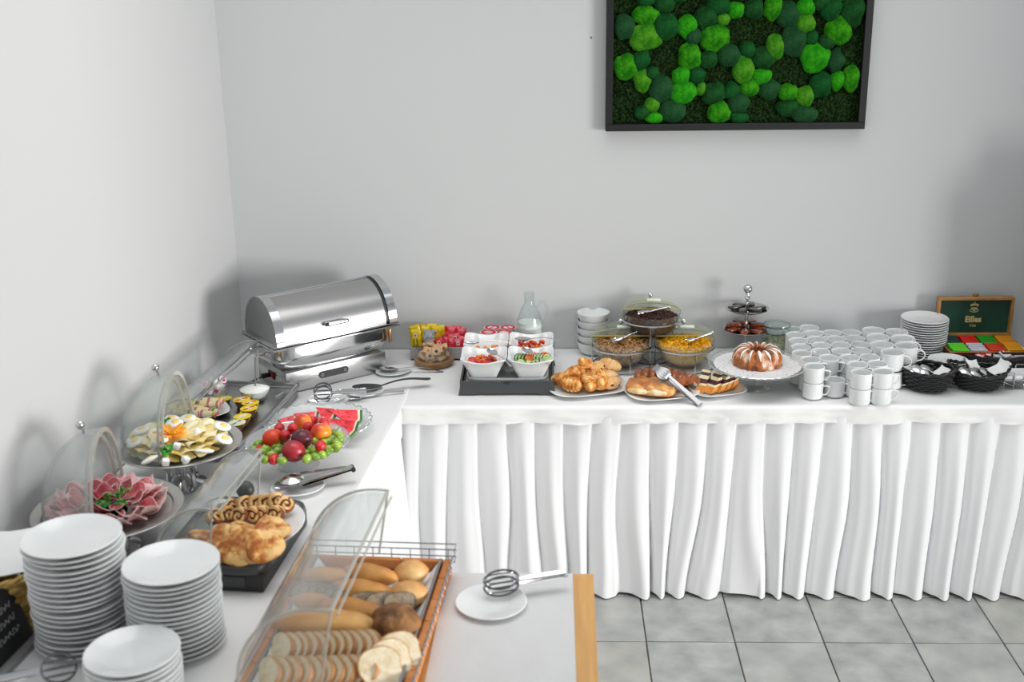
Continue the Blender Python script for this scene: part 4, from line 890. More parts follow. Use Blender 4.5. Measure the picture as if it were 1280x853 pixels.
def teabox():
    yb = -.055; a = ay(1172, 371, yb); b0 = ay(1267, 371, yb); zt = a.z; x0, x1 = a.x, b0.x; W = x1-x0; zl = ay(1180, 419, yb).z; zh = zl-.7515
    t = thing('tea_box', 'open wooden tea chest with green lined lid and gold lettering', 'tea box', (x0, yb, .7515))
    mw = mat('mahogany', '#3a0f0b', .3, col2='#52180f', nscale=12, coat=.4); ed = mat('lid_edge_wood', '#b9894f', .4, col2='#a1733d', nscale=14)
    gr = mat('green_lining', '#0b3b2b', .45, col2='#104838', nscale=8); gold = mat('gold_print', '#d6c684', .35)
    H = zt-zl; D_ = .20; x0_ = 0
    lid = part('lid', B().box((W/2, .006, zh+H/2), (W, .006, H), .001, 1).mesh('lid', mw), t)
    k = .010
    for c, d in (((W/2, -.008, zh+H-k/2), (W, .024, k)), ((W/2, -.008, zh+k/2), (W, .024, k)), ((k/2, -.008, zh+H/2), (k, .024, H-2*k)), ((W-k/2, -.008, zh+H/2), (k, .024, H-2*k))):
        bb = B().box(c, d, .001, 1); build(bb, 'lid_frame', ed, lid)
    bb = B().box((W/2, .0015, zh+H/2), (W-2*k, .003, H-2*k)); build(bb, 'green_lining', gr, lid)
    yt = -.0005
    tx = textobj('Eilles', .034, gold, off=.0012, sx=.92); part('gold_lettering', tx, lid, (W/2, yt, zh+H*.34), (rad(90), 0, 0))
    tx = textobj('TEE', .0115, gold, sx=1.5); part('small_lettering', tx, lid, (W/2, yt, zh+H*.22), (rad(90), 0, 0))
    cr = B(); cz = zh+H*.70; cx = W/2
    for i in range(5):
        a_ = (i-2)*.38; cr.at((cx+.013*math.sin(a_)*1.4, yt-.0004, cz+.004+.011*math.cos(a_))).ell((0, 0, 0), (.0036, .0006, .0050), 8, 6)
    cr.at().box((cx, yt-.0004, cz-.004), (.026, .0009, .004)); cr.box((cx, yt-.0004, cz+.001), (.022, .0009, .003)); cr.at((cx, yt-.0004, cz+.022)).ell((0, 0, 0), (.0022, .0006, .0035), 8, 6)
    cr.at().tube([(cx+.017*math.cos(q), yt-.0004, cz-.006+.010*math.sin(q)) for q in [PI+PI*i/10 for i in range(11)]], .0012, 4)
    cr.box((cx, yt-.0004, cz-.011), (.010, .0009, .003)); build(cr, 'gold_crest', gold, lid)
    bb = B().box((W/2, .002, zh+H+.005), (.022, .010, .010), .002); build(bb, 'brass_clasp', mat('brass', '#b08c3a', .25, 1), lid)
    # body, slightly wider towards the front in view: real box
    hb = zh-.002
    for c, d in (((W/2, -D_, hb/2), (W, .008, hb)), ((W/2, -.012, hb/2), (W, .008, hb)), ((.004, -D_/2-.006, hb/2), (.008, D_-.02, hb)), ((W-.004, -D_/2-.006, hb/2), (.008, D_-.02, hb)), ((W/2, -D_/2, .004), (W, D_, .008))):
        bb = B().box(c, d, .0008, 1); build(bb, 'box_panel', mw, t)
    bb = B().tube([(0, -D_-.003, hb), (W, -D_-.003, hb)], .0022, 4); bb.tube([(W-.002, -D_, hb), (W-.002, -.01, hb)], .0022, 4); bb.tube([(.002, -D_, hb), (.002, -.01, hb)], .0022, 4); build(bb, 'edge_trim', ed, t)
    cols = [('dark teal', '#0e3b3a'), ('red', '#d3160c'), ('green', '#1a9a12'), ('amber', '#d98c0c')], [('lime green', '#57c81a'), ('pale grey', '#b9bcc6'), ('orange-red', '#cc3a12'), ('golden', '#dd9a08')]
    cw = (W-.016)/4
    for j in range(2):
        for i in range(4):
            nmc, hx = cols[1-j][i] if j == 0 else cols[0][i]
            m_ = mat('tea_paper_'+nmc.replace(' ', '_').replace('-', '_'), hx, .4, col2=None)
            me = B().box((0, 0, 0), (cw-.008, .006, .055), .001, 1).mesh('tea_sachet', m_); L = []
            for k_ in range(6):
                y = -D_+.018+(.088*j)+k_*.0125
                o = solo('tea_sachet', me, '-', 'tea sachet', (x0+.008+cw*(i+.5)+random.uniform(-.001, .001), yb+y, .7515+hb-.030+.012+k_*.001), (rad(28), 0, random.uniform(-.03, .03)), group=f'{nmc} tea sachets'); L.append(o)
            lr(L, nmc+' tea sachet in the tea box, {} of its row', 1)
            for o in L[:1]:
                part('printed_mark', B().box((0, 0, 0), (.012, .0008, .010)).mesh('printed_mark', gold if nmc != 'pale grey' else NAVY), o, (0, -.0034, .016))
    for i in range(1, 4): bb = B().box((.008+cw*i, -D_/2-.006, hb/2+.004), (.003, D_-.02, hb-.016)); build(bb, 'divider', ed, t)
teabox()
def basket(name, label, loc, rx, ry, h, rz, m, up=.0, nst=30, nw=9, tilt=(0, 0), strand=.0022, flare=.62):
    t = thing(name, label, 'basket', loc, (tilt[0], tilt[1], rz))
    P = lambda a, v, off=0: ((rx*(flare+(1-flare)*v**.7)+off)*math.cos(a), (ry*(flare+(1-flare)*v**.7)+off)*math.sin(a), .004+h*v+up*v*abs(math.cos(a))**3)
    b = B()
    for i in range(nst):
        a = 2*PI*i/nst; b.tube([P(a, v/5) for v in range(6)], strand*.9, 5)
    build(b, 'stakes', m, t)
    for j in range(nw):
        v = (j+.5)/nw; b = B(); n = nst*4
        b.tube([P(2*PI*k/n, v, strand*1.1*math.cos(PI*(k/4.0)+(j % 2)*PI)) for k in range(n)], h/nw*.50, 5, True); build(b, 'woven_strand', m, t)
    b = B()
    for s in (0, PI): b.tube([Vector(P(2*PI*k/90, 1, .003*math.cos(k*.7+s)))+Vector((0, 0, .003*math.sin(k*.7+s))) for k in range(90)], strand*1.5, 6, True)
    build(b, 'braided_rim', m, t)
    b = B().lathe([(1, .002), (1, .005), (0, .006)], 32); b.v = [(x*rx*flare, y*ry*flare, z) for x, y, z in b.v]; build(b, 'basket_base', m, t)
    return t
RAT = mat('black_rattan', (.014, .014, .015), .35)
def napkin(u0, w_, l_, seed, name='napkin'):
    def g(u, v): x = (u-.5)*w_; y = (v-.5)*l_; return (x, y, .16*w_*nz(x*2.2/w_, y*2.2/w_, seed)+.02*(abs(u-.5)*2)**2*.8)
    return B().grid(g, 14, 14).mesh(name, mat('white_napkin', (.84, .84, .84), .75), 60)
ba = at(1161, 491, .7515)
basket('black_basket', 'black woven basket of spoons, nearest the mugs', ba+Vector((0, .044, 0)), .104, .082, .072, -.6, RAT, up=.020)
bb_ = at(1226, 490, .7515)
basket('black_basket', 'black woven basket of spoons lined with white napkin, right of the other', bb_+Vector((0, .046, 0)), .105, .082, .060, -.25, RAT, up=.026)
bc_ = at(1245, 462, .7515)
basket('black_basket', 'oval black basket of sugar sachets in front of the tea box', bc_+Vector((.020, .030, 0)), .145, .070, .050, .0, RAT, up=.0)
TS = spoon_mesh(.105, .021, .031, .006, .005, mat('polished_steel', (.8, .8, .81), .16, 1), name='teaspoon')
L = []
for i, (x, y) in enumerate(((-.045, .040), (-.022, .045), (.000, .040), (.010, .052), (-.03, .055))):
    L.append(spoon('-', ba+Vector((x, y+.005, .062+.005*(i % 2))), (PI+.3, .45, -.6+.1*i), 1, TS, group='teaspoons in the basket nearest the mugs'))
lr(L, 'steel teaspoon in the basket nearest the mugs, {}')
L = []
for i, (x, y) in enumerate(((-.05, .03), (-.038, .034), (-.006, .030), (.028, .032), (.01, .045))):
    L.append(spoon('-', bb_+Vector((x, y+.005, .058+.004*(i % 2))), (PI+.3, .45, -.6+.15*i), 1, TS, group='teaspoons in the napkin-lined basket'))
lr(L, 'steel teaspoon in the napkin-lined black basket, {}')
solo('napkin', napkin(0, .075, .06, 3), 'white napkin folded over the left side of the second spoon basket', 'napkin', bb_+Vector((-.02, .072, .068)), (.7, .35, .6))
solo('napkin', napkin(0, .075, .06, 8), 'white napkin corner sticking up at the right of the second spoon basket', 'napkin', bb_+Vector((.066, .035, .072)), (.1, -.45, .3))
solo('napkin', napkin(0, .06, .05, 5), 'small white napkin in the first spoon basket', 'napkin', ba+Vector((.045, .04, .056)), (.2, -.2, .4))
stick = B().box((0, 0, 0), (.062, .013, .005), .0015, 2).mesh('sugar_stick', mat('grey_paper', (.68, .69, .72), .6, col2='#5a5f80', nscale=50, lo=.62, hi=.66)); redp = B().box((0, 0, 0), (.045, .026, .004), .0012, 2).mesh('red_sachet', mat('red_white_paper', '#b3102a', .5, col2='#e9c9cf', nscale=45, lo=.5, hi=.6))
R = random.Random(21)
for i in range(40):
    a = R.random()*6.28; r = math.sqrt(R.random()); solo('sugar_stick', stick, 'pale paper sugar stick in the oval black basket', 'sugar stick', bc_+Vector((.045+.085*r*math.cos(a), .034+.045*r*math.sin(a), .026+.03*R.random())), (R.uniform(-.7, .7), R.uniform(-.7, .7), R.random()*6), group='sugar sticks in the oval black basket')
L = []
for i, (x, y, rz) in enumerate(((-.075, .04, .8), (-.055, .03, -.6), (-.045, .05, .5), (-.065, .02, -.7), (-.04, .025, -.4))):
    L.append(solo('sugar_sachet', redp, '-', 'sugar sachet', bc_+Vector((x, y-.008, .046+.004*i)), (.5, .2, rz), group='red and white sachets in the oval basket'))
lr(L, 'red and white sachet at the left of the oval basket, {}')
def rack():
    p = at(1262, 484, .7515); t = thing('wire_rack', 'small chrome wire rack with a white dish at the right edge', 'rack', p+Vector((0.025, .03, 0)))
    for s in (-1, 1):
        for x in (-.035, .035, .105):
            y = s*.045; b = B().tube([(x-.017, y, .0), (x-.017, y, .055), (x-.013, y, .06), (x+.013, y, .06), (x+.017, y, .055), (x+.017, y, .0)], .0022, 6); build(b, 'wire_loop', CHROME, t)
    b = B().tube([(-.055, -.045, .03), (.14, -.045, .03)], .002, 6).tube([(-.055, .045, .03), (.14, .045, .03)], .002, 6); build(b, 'wire_rail', CHROME, t)
    b = B().box((.04, 0, .036), (.20, .082, .006), .002); b.box((.04, -.040, .042), (.20, .004, .014), .0015); b.box((.04, .040, .042), (.20, .004, .014), .0015); b.box((-.058, 0, .042), (.004, .082, .014), .0015)
    solo('white_dish', b.mesh('white_dish', PORC), 'shallow white dish held in the small wire rack', 'dish', p+Vector((.025, .03, -.002)))
    cu_ = B().box((0, 0, 0), (.018, .07, .002), .0008)
    for i in range(3): solo('metal_server', B().grid(lambda u, v: ((u-.5)*.02*(1+.6*v), -.05+.1*v, .004*math.cos(u*PI)+.004), 6, 8).mesh('metal_server', STEEL), 'steel cake server lying under the wire rack', 'cake server', p+Vector((-.02+.022*i, .02, .004+.002*i)), (0, 0, .5), group='steel servers lying under the wire rack')
rack()
# coffee machine invented just out of view, to cast a shadow on the wall
def coffee():
    t = thing('coffee_machine_blocker', 'tall black and steel coffee machine standing on the table beyond the tea box', 'coffee machine', (2.11, -.33, .7505))
    b = B().box((0, .02, .33), (.44, .40, .66), .03); build(b, 'housing', BLACK, t)
    b = B().box((0, -.22, .03), (.34, .12, .05), .005); build(b, 'drip_tray', STEEL, t)
    b = B().box((0, -.20, .40), (.20, .05, .12), .006); build(b, 'spout_block', STEEL, t)
    b = B().box((0.02, .02, .725), (.36, .34, .13), .03); build(b, 'bean_hopper', DGREY, t)
coffee()
# ================================================================ clear roll-top lids
def rolllid(t, R, H, L, z0, a0=180, a1=86, capn=True, capf=True, bar=None, name='roll_lid', x0=0):
    """quarter-cylinder lid, axis along local y (0..-L), rolled open to -x"""
    P = lambda q, r=1: (x0+R*math.cos(q)*r, z0+H*math.sin(q)*r)
    n = 22; A = [rad(a0+(a1-a0)*i/n) for i in range(n+1)]
    lid = None
    for k, r in enumerate((1.0, .955)):
        b = B().grid(lambda u, v: (P(rad(a0+(a1-a0)*v)-.0*k, r)[0], -L*u, P(rad(a0+(a1-a0)*v), r)[1]), 4, n)
        o = build(b, name if k == 0 else 'inner_shell', ACRY, t if k == 0 else lid); lid = lid or o
    for y, on in ((0, capf), (-L, capn)):
        if not on: continue
        out = [(x0, z0)]+[P(q) for q in A]
        b = B().add([(x, y, z) for x, z in out], [tuple([0, i, i+1]) for i in range(1, len(out)-1)]); build(b, 'lid_end', ACRY, lid)
        b = B().tube([(x, y, z) for x, z in [P(q) for q in A]], .0036, 6); b.tube([(*[P(A[-1])[0]], y, P(A[-1])[1]), (x0, y, z0+.004)], .003, 6); build(b, 'end_rib', ACRYE, lid)
    x, z = P(A[-1])
    b = B().tube([(x, 0, z), (x, -L, z)], .0042, 8); build(b, 'lid_edge', bar or ACRYE, lid)
    x, z = P(rad(a1), .93)
    b = B().tube([(x+.012, -.01, z), (x+.012, -L+.01, z)], .003, 8); build(b, 'inner_edge', bar or ACRYE, lid)
    return lid
# ---------------------------------------------------------------- round cloches with ham and cheese
TRAY = mat('matt_steel_tray', (.52, .52, .51), .45, .9)
def cloche(name, label, c, R, zt, tw=0):
    t = thing(name, label, 'serving dish', (c.x, c.y, .7515), SK+rad(tw)); h = zt-.7515
    b = B().lathe([(.070, 0), (.074, .004), (.060, .010), (.030, .020), (.016, .035), (.016, h-.03), (.04, h-.012), (.05, h-.008)], 36, capt=True); build(b, 'pedestal', CHROME, t)
    for a in (-.6, .9, 2.6, 4.2):
        b = B().tube([(.055*math.cos(a), .055*math.sin(a), .006), (.05*math.cos(a), .05*math.sin(a), h*.5), (.105*math.cos(a), .105*math.sin(a), h-.010)], [.008, .007, .008], 8); build(b, 'chrome_foot', CHROME, t)
    b = B().lathe([(.02, h-.012), (R*.84, h-.012), (R*.97, h-.002), (R, h+.003), (R-.002, h+.005), (R*.86, h-.002), (R*.84, h-.008), (0, h-.008)], 64); build(b, 'round_tray', TRAY, t)
    Rd = R*.87 if R < .19 else R*.84; HF = 1.36
    for k, r in enumerate((1, .965)):
        def dm(u, v, r=r): a = PI/2+PI*u; q = PI/2*v; return (Rd*r*math.cos(a)*math.cos(q), Rd*r*math.sin(a)*math.cos(q), h+Rd*HF*r*math.sin(q))
        b = B().grid(dm, 36, 18); o = build(b, 'dome_lid' if k == 0 else 'inner_dome', ACRY, t if k == 0 else o)
    dome = o.parent if o.name.startswith('inner') else o
    for k, (r0_, x_) in enumerate(((1.0, .004), (.93, -.012))):
        b = B()
        def band(u, v):
            q = PI*u; r = Rd*(r0_-.055*[0, 0, 1, 1, 0][int(round(v*4))]); x = x_+[-.003, .003, .003, -.003, -.003][int(round(v*4))]
            return (x, -r*math.cos(q), h+r*HF*math.sin(q))
        b.grid(band, 40, 4); build(b, 'dome_arch', ACRYE, dome)
    q = rad(77); a = PI
    b = B().at((-Rd*math.cos(q), 0, h+Rd*HF*math.sin(q)), (0, -rad(14), 0)); b.tube([(0, 0, 0), (0, 0, .016)], .004, 8); b.ell((0, 0, .024), (.0115, .0115, .0115), 20, 14); b.T = Matrix.Identity(4)
    build(b, 'chrome_knob', CHROME, dome)
    for s in (-1, 1): b = B().tube([(-.006, s*Rd*.98, h+.012), (.012, s*Rd*.98, h+.012)], .008, 12); build(b, 'pivot', ACRYE, dome)
    return t, h
def loc(c, x, y, z): return Matrix.Translation((c.x, c.y, 0)) @ Matrix.Rotation(SK, 4, 'Z') @ Vector((x, y, z))
hc = at(136, 633, .87); hc = Vector((-1.188, -1.690, 0))
cc = at(222, 553, .885); cc = Vector((-1.118, -1.287, 0))
cloche('domed_dish', 'round steel dish of ham slices with clear dome, on chrome foot', hc, .197, .868, 11)
cloche('domed_dish', 'round steel dish of cheese and egg with clear dome, on chrome foot', cc, .188, .885, 6)
HAM = [mat('ham_%d' % i, a, .35, col2=b_, nscale=32, lo=.4, hi=.62, sss=.1) for i, (a, b_) in enumerate((('#d98a94', '#f0c3c2'), ('#a8323f', '#c9606a'), ('#e6a9a8', '#f4d9d4'), ('#8c2434', '#b34a52')))]
FAT = mat('ham_fat', '#f1ddd6', .4)
def hamslice(seed):
    r = .036
    def g(u, v):
        a = 2*PI*u; rr = r*v; x = rr*math.cos(a); y = rr*math.sin(a)
        fold = .0075*math.cos(a*2+seed)*v*v+.007*v*nz(x*30, y*30, seed)
        return (x*(1-.25*v*abs(math.sin(a))), y*.8, fold+.004*v*v+.0035*math.cos(y*110+seed)*v)
    return g
hmesh = []
for s in range(6):
    g = hamslice(s*1.7); me = [B().grid(g, 22, 7, True).grid(lambda u, v: tuple(Vector(g(u, v))-Vector((0, 0, .0015))), 22, 7, True).mesh('ham_slice', m_) for m_ in HAM]
    rim = B().tube([Vector(g(i/22, 1)) for i in range(22)], .0009, 5, True).mesh('fat_edge', FAT); hmesh.append((me, rim))
R = random.Random(11); z0 = .868; L = []
def ham(x, y, z, e, k, s, lab, sc=1):
    o = thing('ham_slice', lab, 'ham slice', loc(hc, x, y, z), e, 'ham and salami slices on the round dish'); o.scale = (sc,)*3
    part('meat', hmesh[s][0][k], o); part('fat_edge', hmesh[s][1], o); return o
for ring, (rr, n, k, tl, z, lb) in enumerate(((.130, 22, (0, 2), .32, .010, 'pale pink ham slice in the outer ring of the ham dish'), (.112, 15, (1, 0), .36, .018, 'folded cooked ham slice in the middle ring of the ham dish'), (.072, 10, (1, 3), .45, .026, 'dark salami slice in the inner ring of the ham dish'), (.022, 7, (3, 1), .7, .034, 'curled dark red slice forming the rose in the ham dish'))):
    for i in range(n):
        a = 2*PI*(i+.5*ring)/n+R.uniform(-.06, .06)
        e = Euler((0, -tl+R.uniform(-.2, .2), a+SK+R.uniform(-.45, .45)))
        ham(rr*math.cos(a), rr*math.sin(a), z0+z+R.uniform(0, .004), e, k[i % 2], R.randrange(6), lb, 1.0 if ring < 3 else .8)
PAR = mat('parsley', '#1d7a1a', .6, col2='#3fae2a', nscale=60, bump=.3)
def parsley_mesh(seed, r=.014):
    q = random.Random(seed); b = B()
    for i in range(16):
        p = Vector((q.gauss(0, 1), q.gauss(0, 1), abs(q.gauss(0, .7))))*r*.5; s = r*q.uniform(.35, .6)
        b.at(p, (q.uniform(-1, 1), q.uniform(-1, 1), q.random()*6)); b.add([(0, 0, 0), (s, -s*.6, s*.2), (s*1.6, 0, 0), (s, s*.7, s*.3), (s*.3, s*.9, -.1*s), (-s*.4, s*.5, .2*s)], [(0, 1, 2, 3), (0, 3, 4, 5)])
    b.T = Matrix.Identity(4); return b.mesh('parsley_sprig', PAR)
ham(0, 0, z0+.030, Euler((0, 0, .4)), 3, 2, 'flat dark red slice at the very centre of the ham dish', 1.0)
pm = [parsley_mesh(1), parsley_mesh(2, .012)]
L = []
for i, (px, py) in enumerate(((128, 633), (150, 630), (144, 620), (153, 613), (133, 623), (103, 634))):
    p = at(px, py, .915 if px > 110 else .905); L.append(solo('parsley_sprig', pm[i % 2], '-', 'parsley', p, i*1.3, group='parsley sprigs on the ham'))
lr(L, 'small green parsley sprig on the ham dish, {}')
# cheese dish
CHE = [mat('cheese_%d' % i, a, .45, col2=b_, nscale=14) for i, (a, b_) in enumerate((('#f8e8ac', '#fdf5d0'), ('#f5d878', '#faeaa8'), ('#faf2d2', '#fdf8e4')))]
def cheese_roll(m):
    def g(u, v):
        a = 5.2*u+.3; r = (.008+.012*v)*(1-.10*u); x = .076*(v-.5); return (x, r*math.cos(a)*1.6, r*math.sin(a)*.75)
    b = B().grid(g, 20, 6).grid(lambda u, v: tuple(Vector(g(u, v))*.999-Vector((0, 0, .0012))), 20, 6); return b.mesh('cheese_roll', m, 60)
crs = [cheese_roll(m_) for m_ in CHE]; z0 = .887
R = random.Random(4); L = []
for ring, (rr, n, z) in enumerate(((.110, 20, .012), (.086, 14, .022), (.05, 8, .024))):
    for i in range(n):
        a = 2*PI*(i+.4*ring)/n; k = (i+ring) % 3 if math.cos(a) < .2 else (0, 1, 0)[i % 3]
        solo('cheese_roll', crs[k], 'rolled yellow cheese slice in the %s ring of the cheese dish' % ('outer', 'middle', 'inner')[ring], 'cheese slice', loc(cc, rr*math.cos(a), rr*math.sin(a), z0+z), (R.uniform(-.3, .3), R.uniform(-.05, .1)-.08, a+SK+R.uniform(-.15, .15)), .88, group='rolled cheese slices in the %s ring' % ('outer', 'middle', 'inner')[ring])
EW = mat('egg_white', '#f3f3ec', .3, sss=.2); EY = mat('egg_yolk', '#f2c76a', .5, col2='#f6d68c', nscale=60); EO = EY
ew = B().ell((0, 0, 0), (.024, .019, .0065), 24, 10).mesh('egg_white', EW); ey = B().ell((.003, 0, .0045), (.0115, .0105, .0038), 18, 8).mesh('egg_yolk', EY)
L = []
for i, (px, py, z, e) in enumerate(((278, 533, .918, (.2, .3, 0)), (280, 549, .916, (.1, .35, -.3)), (256, 564, .920, (-.3, .1, .2)), (176, 538, .922, (.1, -.2, .3)), (218, 529, .925, (.3, 0, .2)), (213, 524, .92, (.2, 0, 0)), (187, 575, .915, (-.4, -.2, .8)), (235, 523, .918, (.2, 0, -.3)), (168, 553, .914, (0, -.3, 1)))):
    o = thing('egg_slice', '-', 'egg slice', at(px, py, z+.008), e, 'egg slices on the cheese dish'); o.scale = (1.1,)*3; part('egg_white', ew, o); part('egg_yolk', ey, o); L.append(o)
lr(L, 'sliced boiled egg with yellow yolk on the cheese dish, {}')
ft = B().box((0, 0, 0), (.019, .018, .018), .003, 2).mesh('feta_cube', mat('feta_white', '#f7f7f2', .6)); L = []
for i, (px, py) in enumerate(((221, 558), (207, 578), (232, 575), (246, 540), (192, 556), (205, 549))):
    L.append(solo('feta_cube', ft, '-', 'cheese cube', at(px, py, .936), (.3*i, .2, .5*i), group='white cheese cubes on the cheese dish'))
lr(L, 'white feta cube on the cheese dish, {}')
ck = mat('carrot_orange', '#f79a10', .45, col2='#f9ae2c', nscale=30)
pet = B().prism([(0, 0), (.022, .010), (.046, .004), (.050, 0), (.044, -.006), (.022, -.009)], -.003, .003).mesh('cheddar_petal', ck); fc = at(218, 546, .93)
t = thing('cheddar_flower', 'bright orange flower of cheese strips in the centre of the cheese dish', 'garnish', fc+Vector((-.012, 0, 0)), 0)
for i in range(13):
    a = i*2*PI/13*1.0; part('strip', pet, t, (.004*math.cos(a), .004*math.sin(a), .003*(i % 3)), (.3*(i % 2), -.22-.12*(i % 3), a), .95)
for i, (px, py, r) in enumerate(((207, 566, .020), (204, 530, .016))):
    solo('parsley_bunch', parsley_mesh(10+i, r*1.1), ['dark green parsley bunch at the front of the cheese flower', 'green parsley bunch behind the cheese flower'][i], 'parsley', at(px, py, .925), i)
# ================================================================ rectangular cooling tray
def recttray():
    c = Vector((-1.098, -.815, .7515)); a = -rad(7.0); L_, W_ = .60, .305
    t = thing('cooling_display', 'rectangular steel cooling tray with clear roll lid by the left wall', 'cooling tray', c, a)
    b = B().box((0, 0, .016), (W_-.012, L_-.012, .032), .004); build(b, 'base', mat('grey_base', (.20, .20, .20), .4, .3), t)
    b = B()
    for s in (-1, 1): b.box((s*(W_/2-.007), 0, .042), (.014, L_, .016), .003); b.box((0, s*(L_/2-.007), .042), (W_, .014, .016), .003)
    build(b, 'rim', STEEL, t)
    b = B().box((0, 0, .034), (W_-.026, L_-.026, .003)); build(b, 'tray_floor', mat('tray_floor_steel', (.66, .66, .65), .28, 1), t)
    rolllid(t, .148, .155, L_-.02, .050, bar=CHROME).location = (0, L_/2-.01, 0)
    Mx = Matrix.Translation(c) @ Matrix.Rotation(a, 4, 'Z'); return c, a, Mx
c, a, Mx = recttray(); zt = .7515+.036
wp = at(246, 514, zt+.01)
sq_plate('square_plate', 'white square plate of ham and cheese wraps in the cooling tray', Vector((wp.x, wp.y, zt+.001)), .105, .55, asp=.95)
wm = [mat('wrap_dough', '#efdfa8', .6, col2='#f6ecc8', nscale=20), mat('wrap_ham', '#b04a5a', .4, col2='#d88a90', nscale=30), mat('wrap_cheese', '#e9b13c', .45), PAR]
wrap = B().tube([(-.034, 0, 0), (.034, 0, 0)], .0115, 12).mesh('wrap_roll', wm[0])
bands = [B().tube([(-.004, 0, 0), (.004, 0, 0)], .0122, 12).mesh('filling', m_) for m_ in wm[1:]]
ends = B().ell((.034, 0, 0), (.004, .009, .009), 12, 8).mesh('ham_end', wm[1]); L = []; R = random.Random(2)
for i in range(14):
    row, k = divmod(i, 5); x = -.055+.052*row+.01*k*0; y = -.055+.026*k
    q = Matrix.Translation((wp.x, wp.y, 0)) @ Matrix.Rotation(.55-rad(35), 4, 'Z') @ Vector((x*1.05, y, zt+.022+(.016 if i > 11 else 0)))
    o = thing('wrap', '-', 'wrap', q, (0, R.uniform(-.12, .12), -.15+R.uniform(-.12, .12)), 'ham and cheese wraps on the square plate'); part('wrap_roll', wrap, o)
    part('filling', bands[0], o, (R.uniform(-.03, .02), 0, 0)); part('filling', bands[i % 3], o, (R.uniform(-.01, .03), 0, 0)); part('ham_end', ends, o); L.append(o)
lr(L, 'small ham and cheese wrap on the square plate, {}')
# portion cups
pc = B().lathe([(.018, 0), (.023, .017), (.0245, .018)], 24, capt=True).mesh('portion_cup', mat('amber_cup', '#8a5a18', .3, col2='#6d430f', nscale=8)); yl = [mat('yellow_lid', '#f0d21a', .3), mat('cream_lid', '#efe6c8', .3), mat('red_band', '#d8242c', .3), mat('green_band', '#2e9a3a', .3)]
pl = [B().lathe([(.0265, .018), (.0265, .0192), (0, .0196)], 26).mesh('foil_lid', m_) for m_ in yl[:2]]
pb = [B().box((0, 0, .0199), (.040, .008, .0006)).mesh('lid_stripe', m_) for m_ in (yl[2], yl[3], yl[1])]; po = B().lathe([(.011, .0200), (0, .0203)], 16).mesh('lid_spot', PAPER); L = []
for i, (px, py, lay, k, s) in enumerate(((279, 498, 0, 0, 2), (302, 500, 1, 0, 0), (313, 504, 1, 0, 0), (311, 511, 1, 0, 0), (303, 521, 1, 0, 2), (296, 529, 1, 1, 1), (303, 502, 0, 0, 0), (313, 507, 0, 0, 0), (310, 515, 0, 0, 0), (302, 525, 0, 0, 2), (295, 532, 0, 1, 1), (285, 538, 0, 0, 0))):
    p = at(px, py, zt+.02+.019*lay); p.z = zt+.001+.0205*lay
    o = thing('portion_cup', '-', 'jam portion', p, .3+.1*i, 'jam and butter portion cups in the cooling tray'); o.scale = (1.12, 1, 1)
    part('cup', pc, o); l = part('foil_lid', pl[k], o); part('lid_stripe', pb[s], l, rot=(0, 0, .4)); part('lid_spot', po, l); L.append(o)
lr(L, 'jam portion cup with coloured foil lid in the cooling tray, {}')
cb = at(318, 484, .835); t = thing('cream_bowl', 'clear glass bowl of white quark at the far end of cooling tray', 'bowl', (cb.x, cb.y, zt))
pr = [(.022, 0), (.035, .006), (.050, .028), (.056, .046), (.0545, .046), (.048, .028), (.033, .009), (0, .004)]
build(B().lathe(pr, 40), 'glass_bowl', GLASS, t); build(B().lathe([(0, .006), (.032, .011), (.047, .029), (.051, .040), (.03, .049), (0, .052)], 36, capb=False), 'quark', mat('quark', '#f4f5f2', .5, bump=.5, bscale=25), t)
solo('fork', B().tube([(0, 0, 0), (.004, .002, .04), (.008, .006, .11)], [.0035, .0022, .004], 8).mesh('serving_handle', STEEL), 'steel handle standing upright in the quark bowl', 'spoon', (cb.x+.002, cb.y, zt+.045))
cb = at(268, 485, .83); t = thing('sweets_bowl', 'clear glass bowl of small wrapped creamers in the cooling tray', 'bowl', (cb.x, cb.y, zt))
build(B().lathe(pr, 40), 'glass_bowl', GLASS, t)
cw_ = B().lathe([(.008, 0), (.0125, .014), (.014, .015), (0, .0155)], 16).mesh('creamer_cup', mat('creamer_white', (.8, .8, .8), .35)); cpnk = B().lathe([(.009, .016), (0, .0163)], 12).mesh('pink_print', mat('pink_lid', '#d8447e', .4)); R = random.Random(8)
for i in range(14):
    aa = R.random()*6.28; r = .030*math.sqrt(R.random())
    o = thing('creamer_cup', 'tiny white and pink creamer in the glass bowl', 'creamer', (cb.x+r*math.cos(aa), cb.y+r*math.sin(aa), zt+.018+.0035*i), (R.uniform(-.9, .9), R.uniform(-.9, .9), 0), 'small creamers in the glass bowl'); part('cup', cw_, o); part('pink_print', cpnk, o)
# ================================================================ fruit
FG = clear('fruit_glass', (.95, .97, .97), .24, 1.5)
fb = at(398, 531, .775); t = thing('fruit_platter', 'scalloped clear glass platter carrying the watermelon slices', 'platter', (fb.x, fb.y, .7515))
sc = lambda a_: 1+.035*abs(math.cos(a_*15))
build(B().lathe([(.07, 0), (.11, .004), (.150, .018), (.172, .034), (.1745, .034), (.152, .014), (.112, .0005)], 180, rf=sc, zf=lambda a_, r: (.004*abs(math.cos(a_*15)) if r > .14 else 0), capb=False), 'glass_dish', FG, t)
build(B().lathe([(.112, .003), (0, .0035)], 60), 'dish_floor', FG, t)
build(B().tube([(.1735*sc(q*PI/90)*math.cos(q*PI/90), .1735*sc(q*PI/90)*math.sin(q*PI/90), .034+.004*abs(math.cos(q*PI/90*15))) for q in range(180)], .0016, 5, True), 'scalloped_rim', MATS['glass_rim'], t)
ff = at(372, 553, .83); ffb = at(374, 583, .7515)
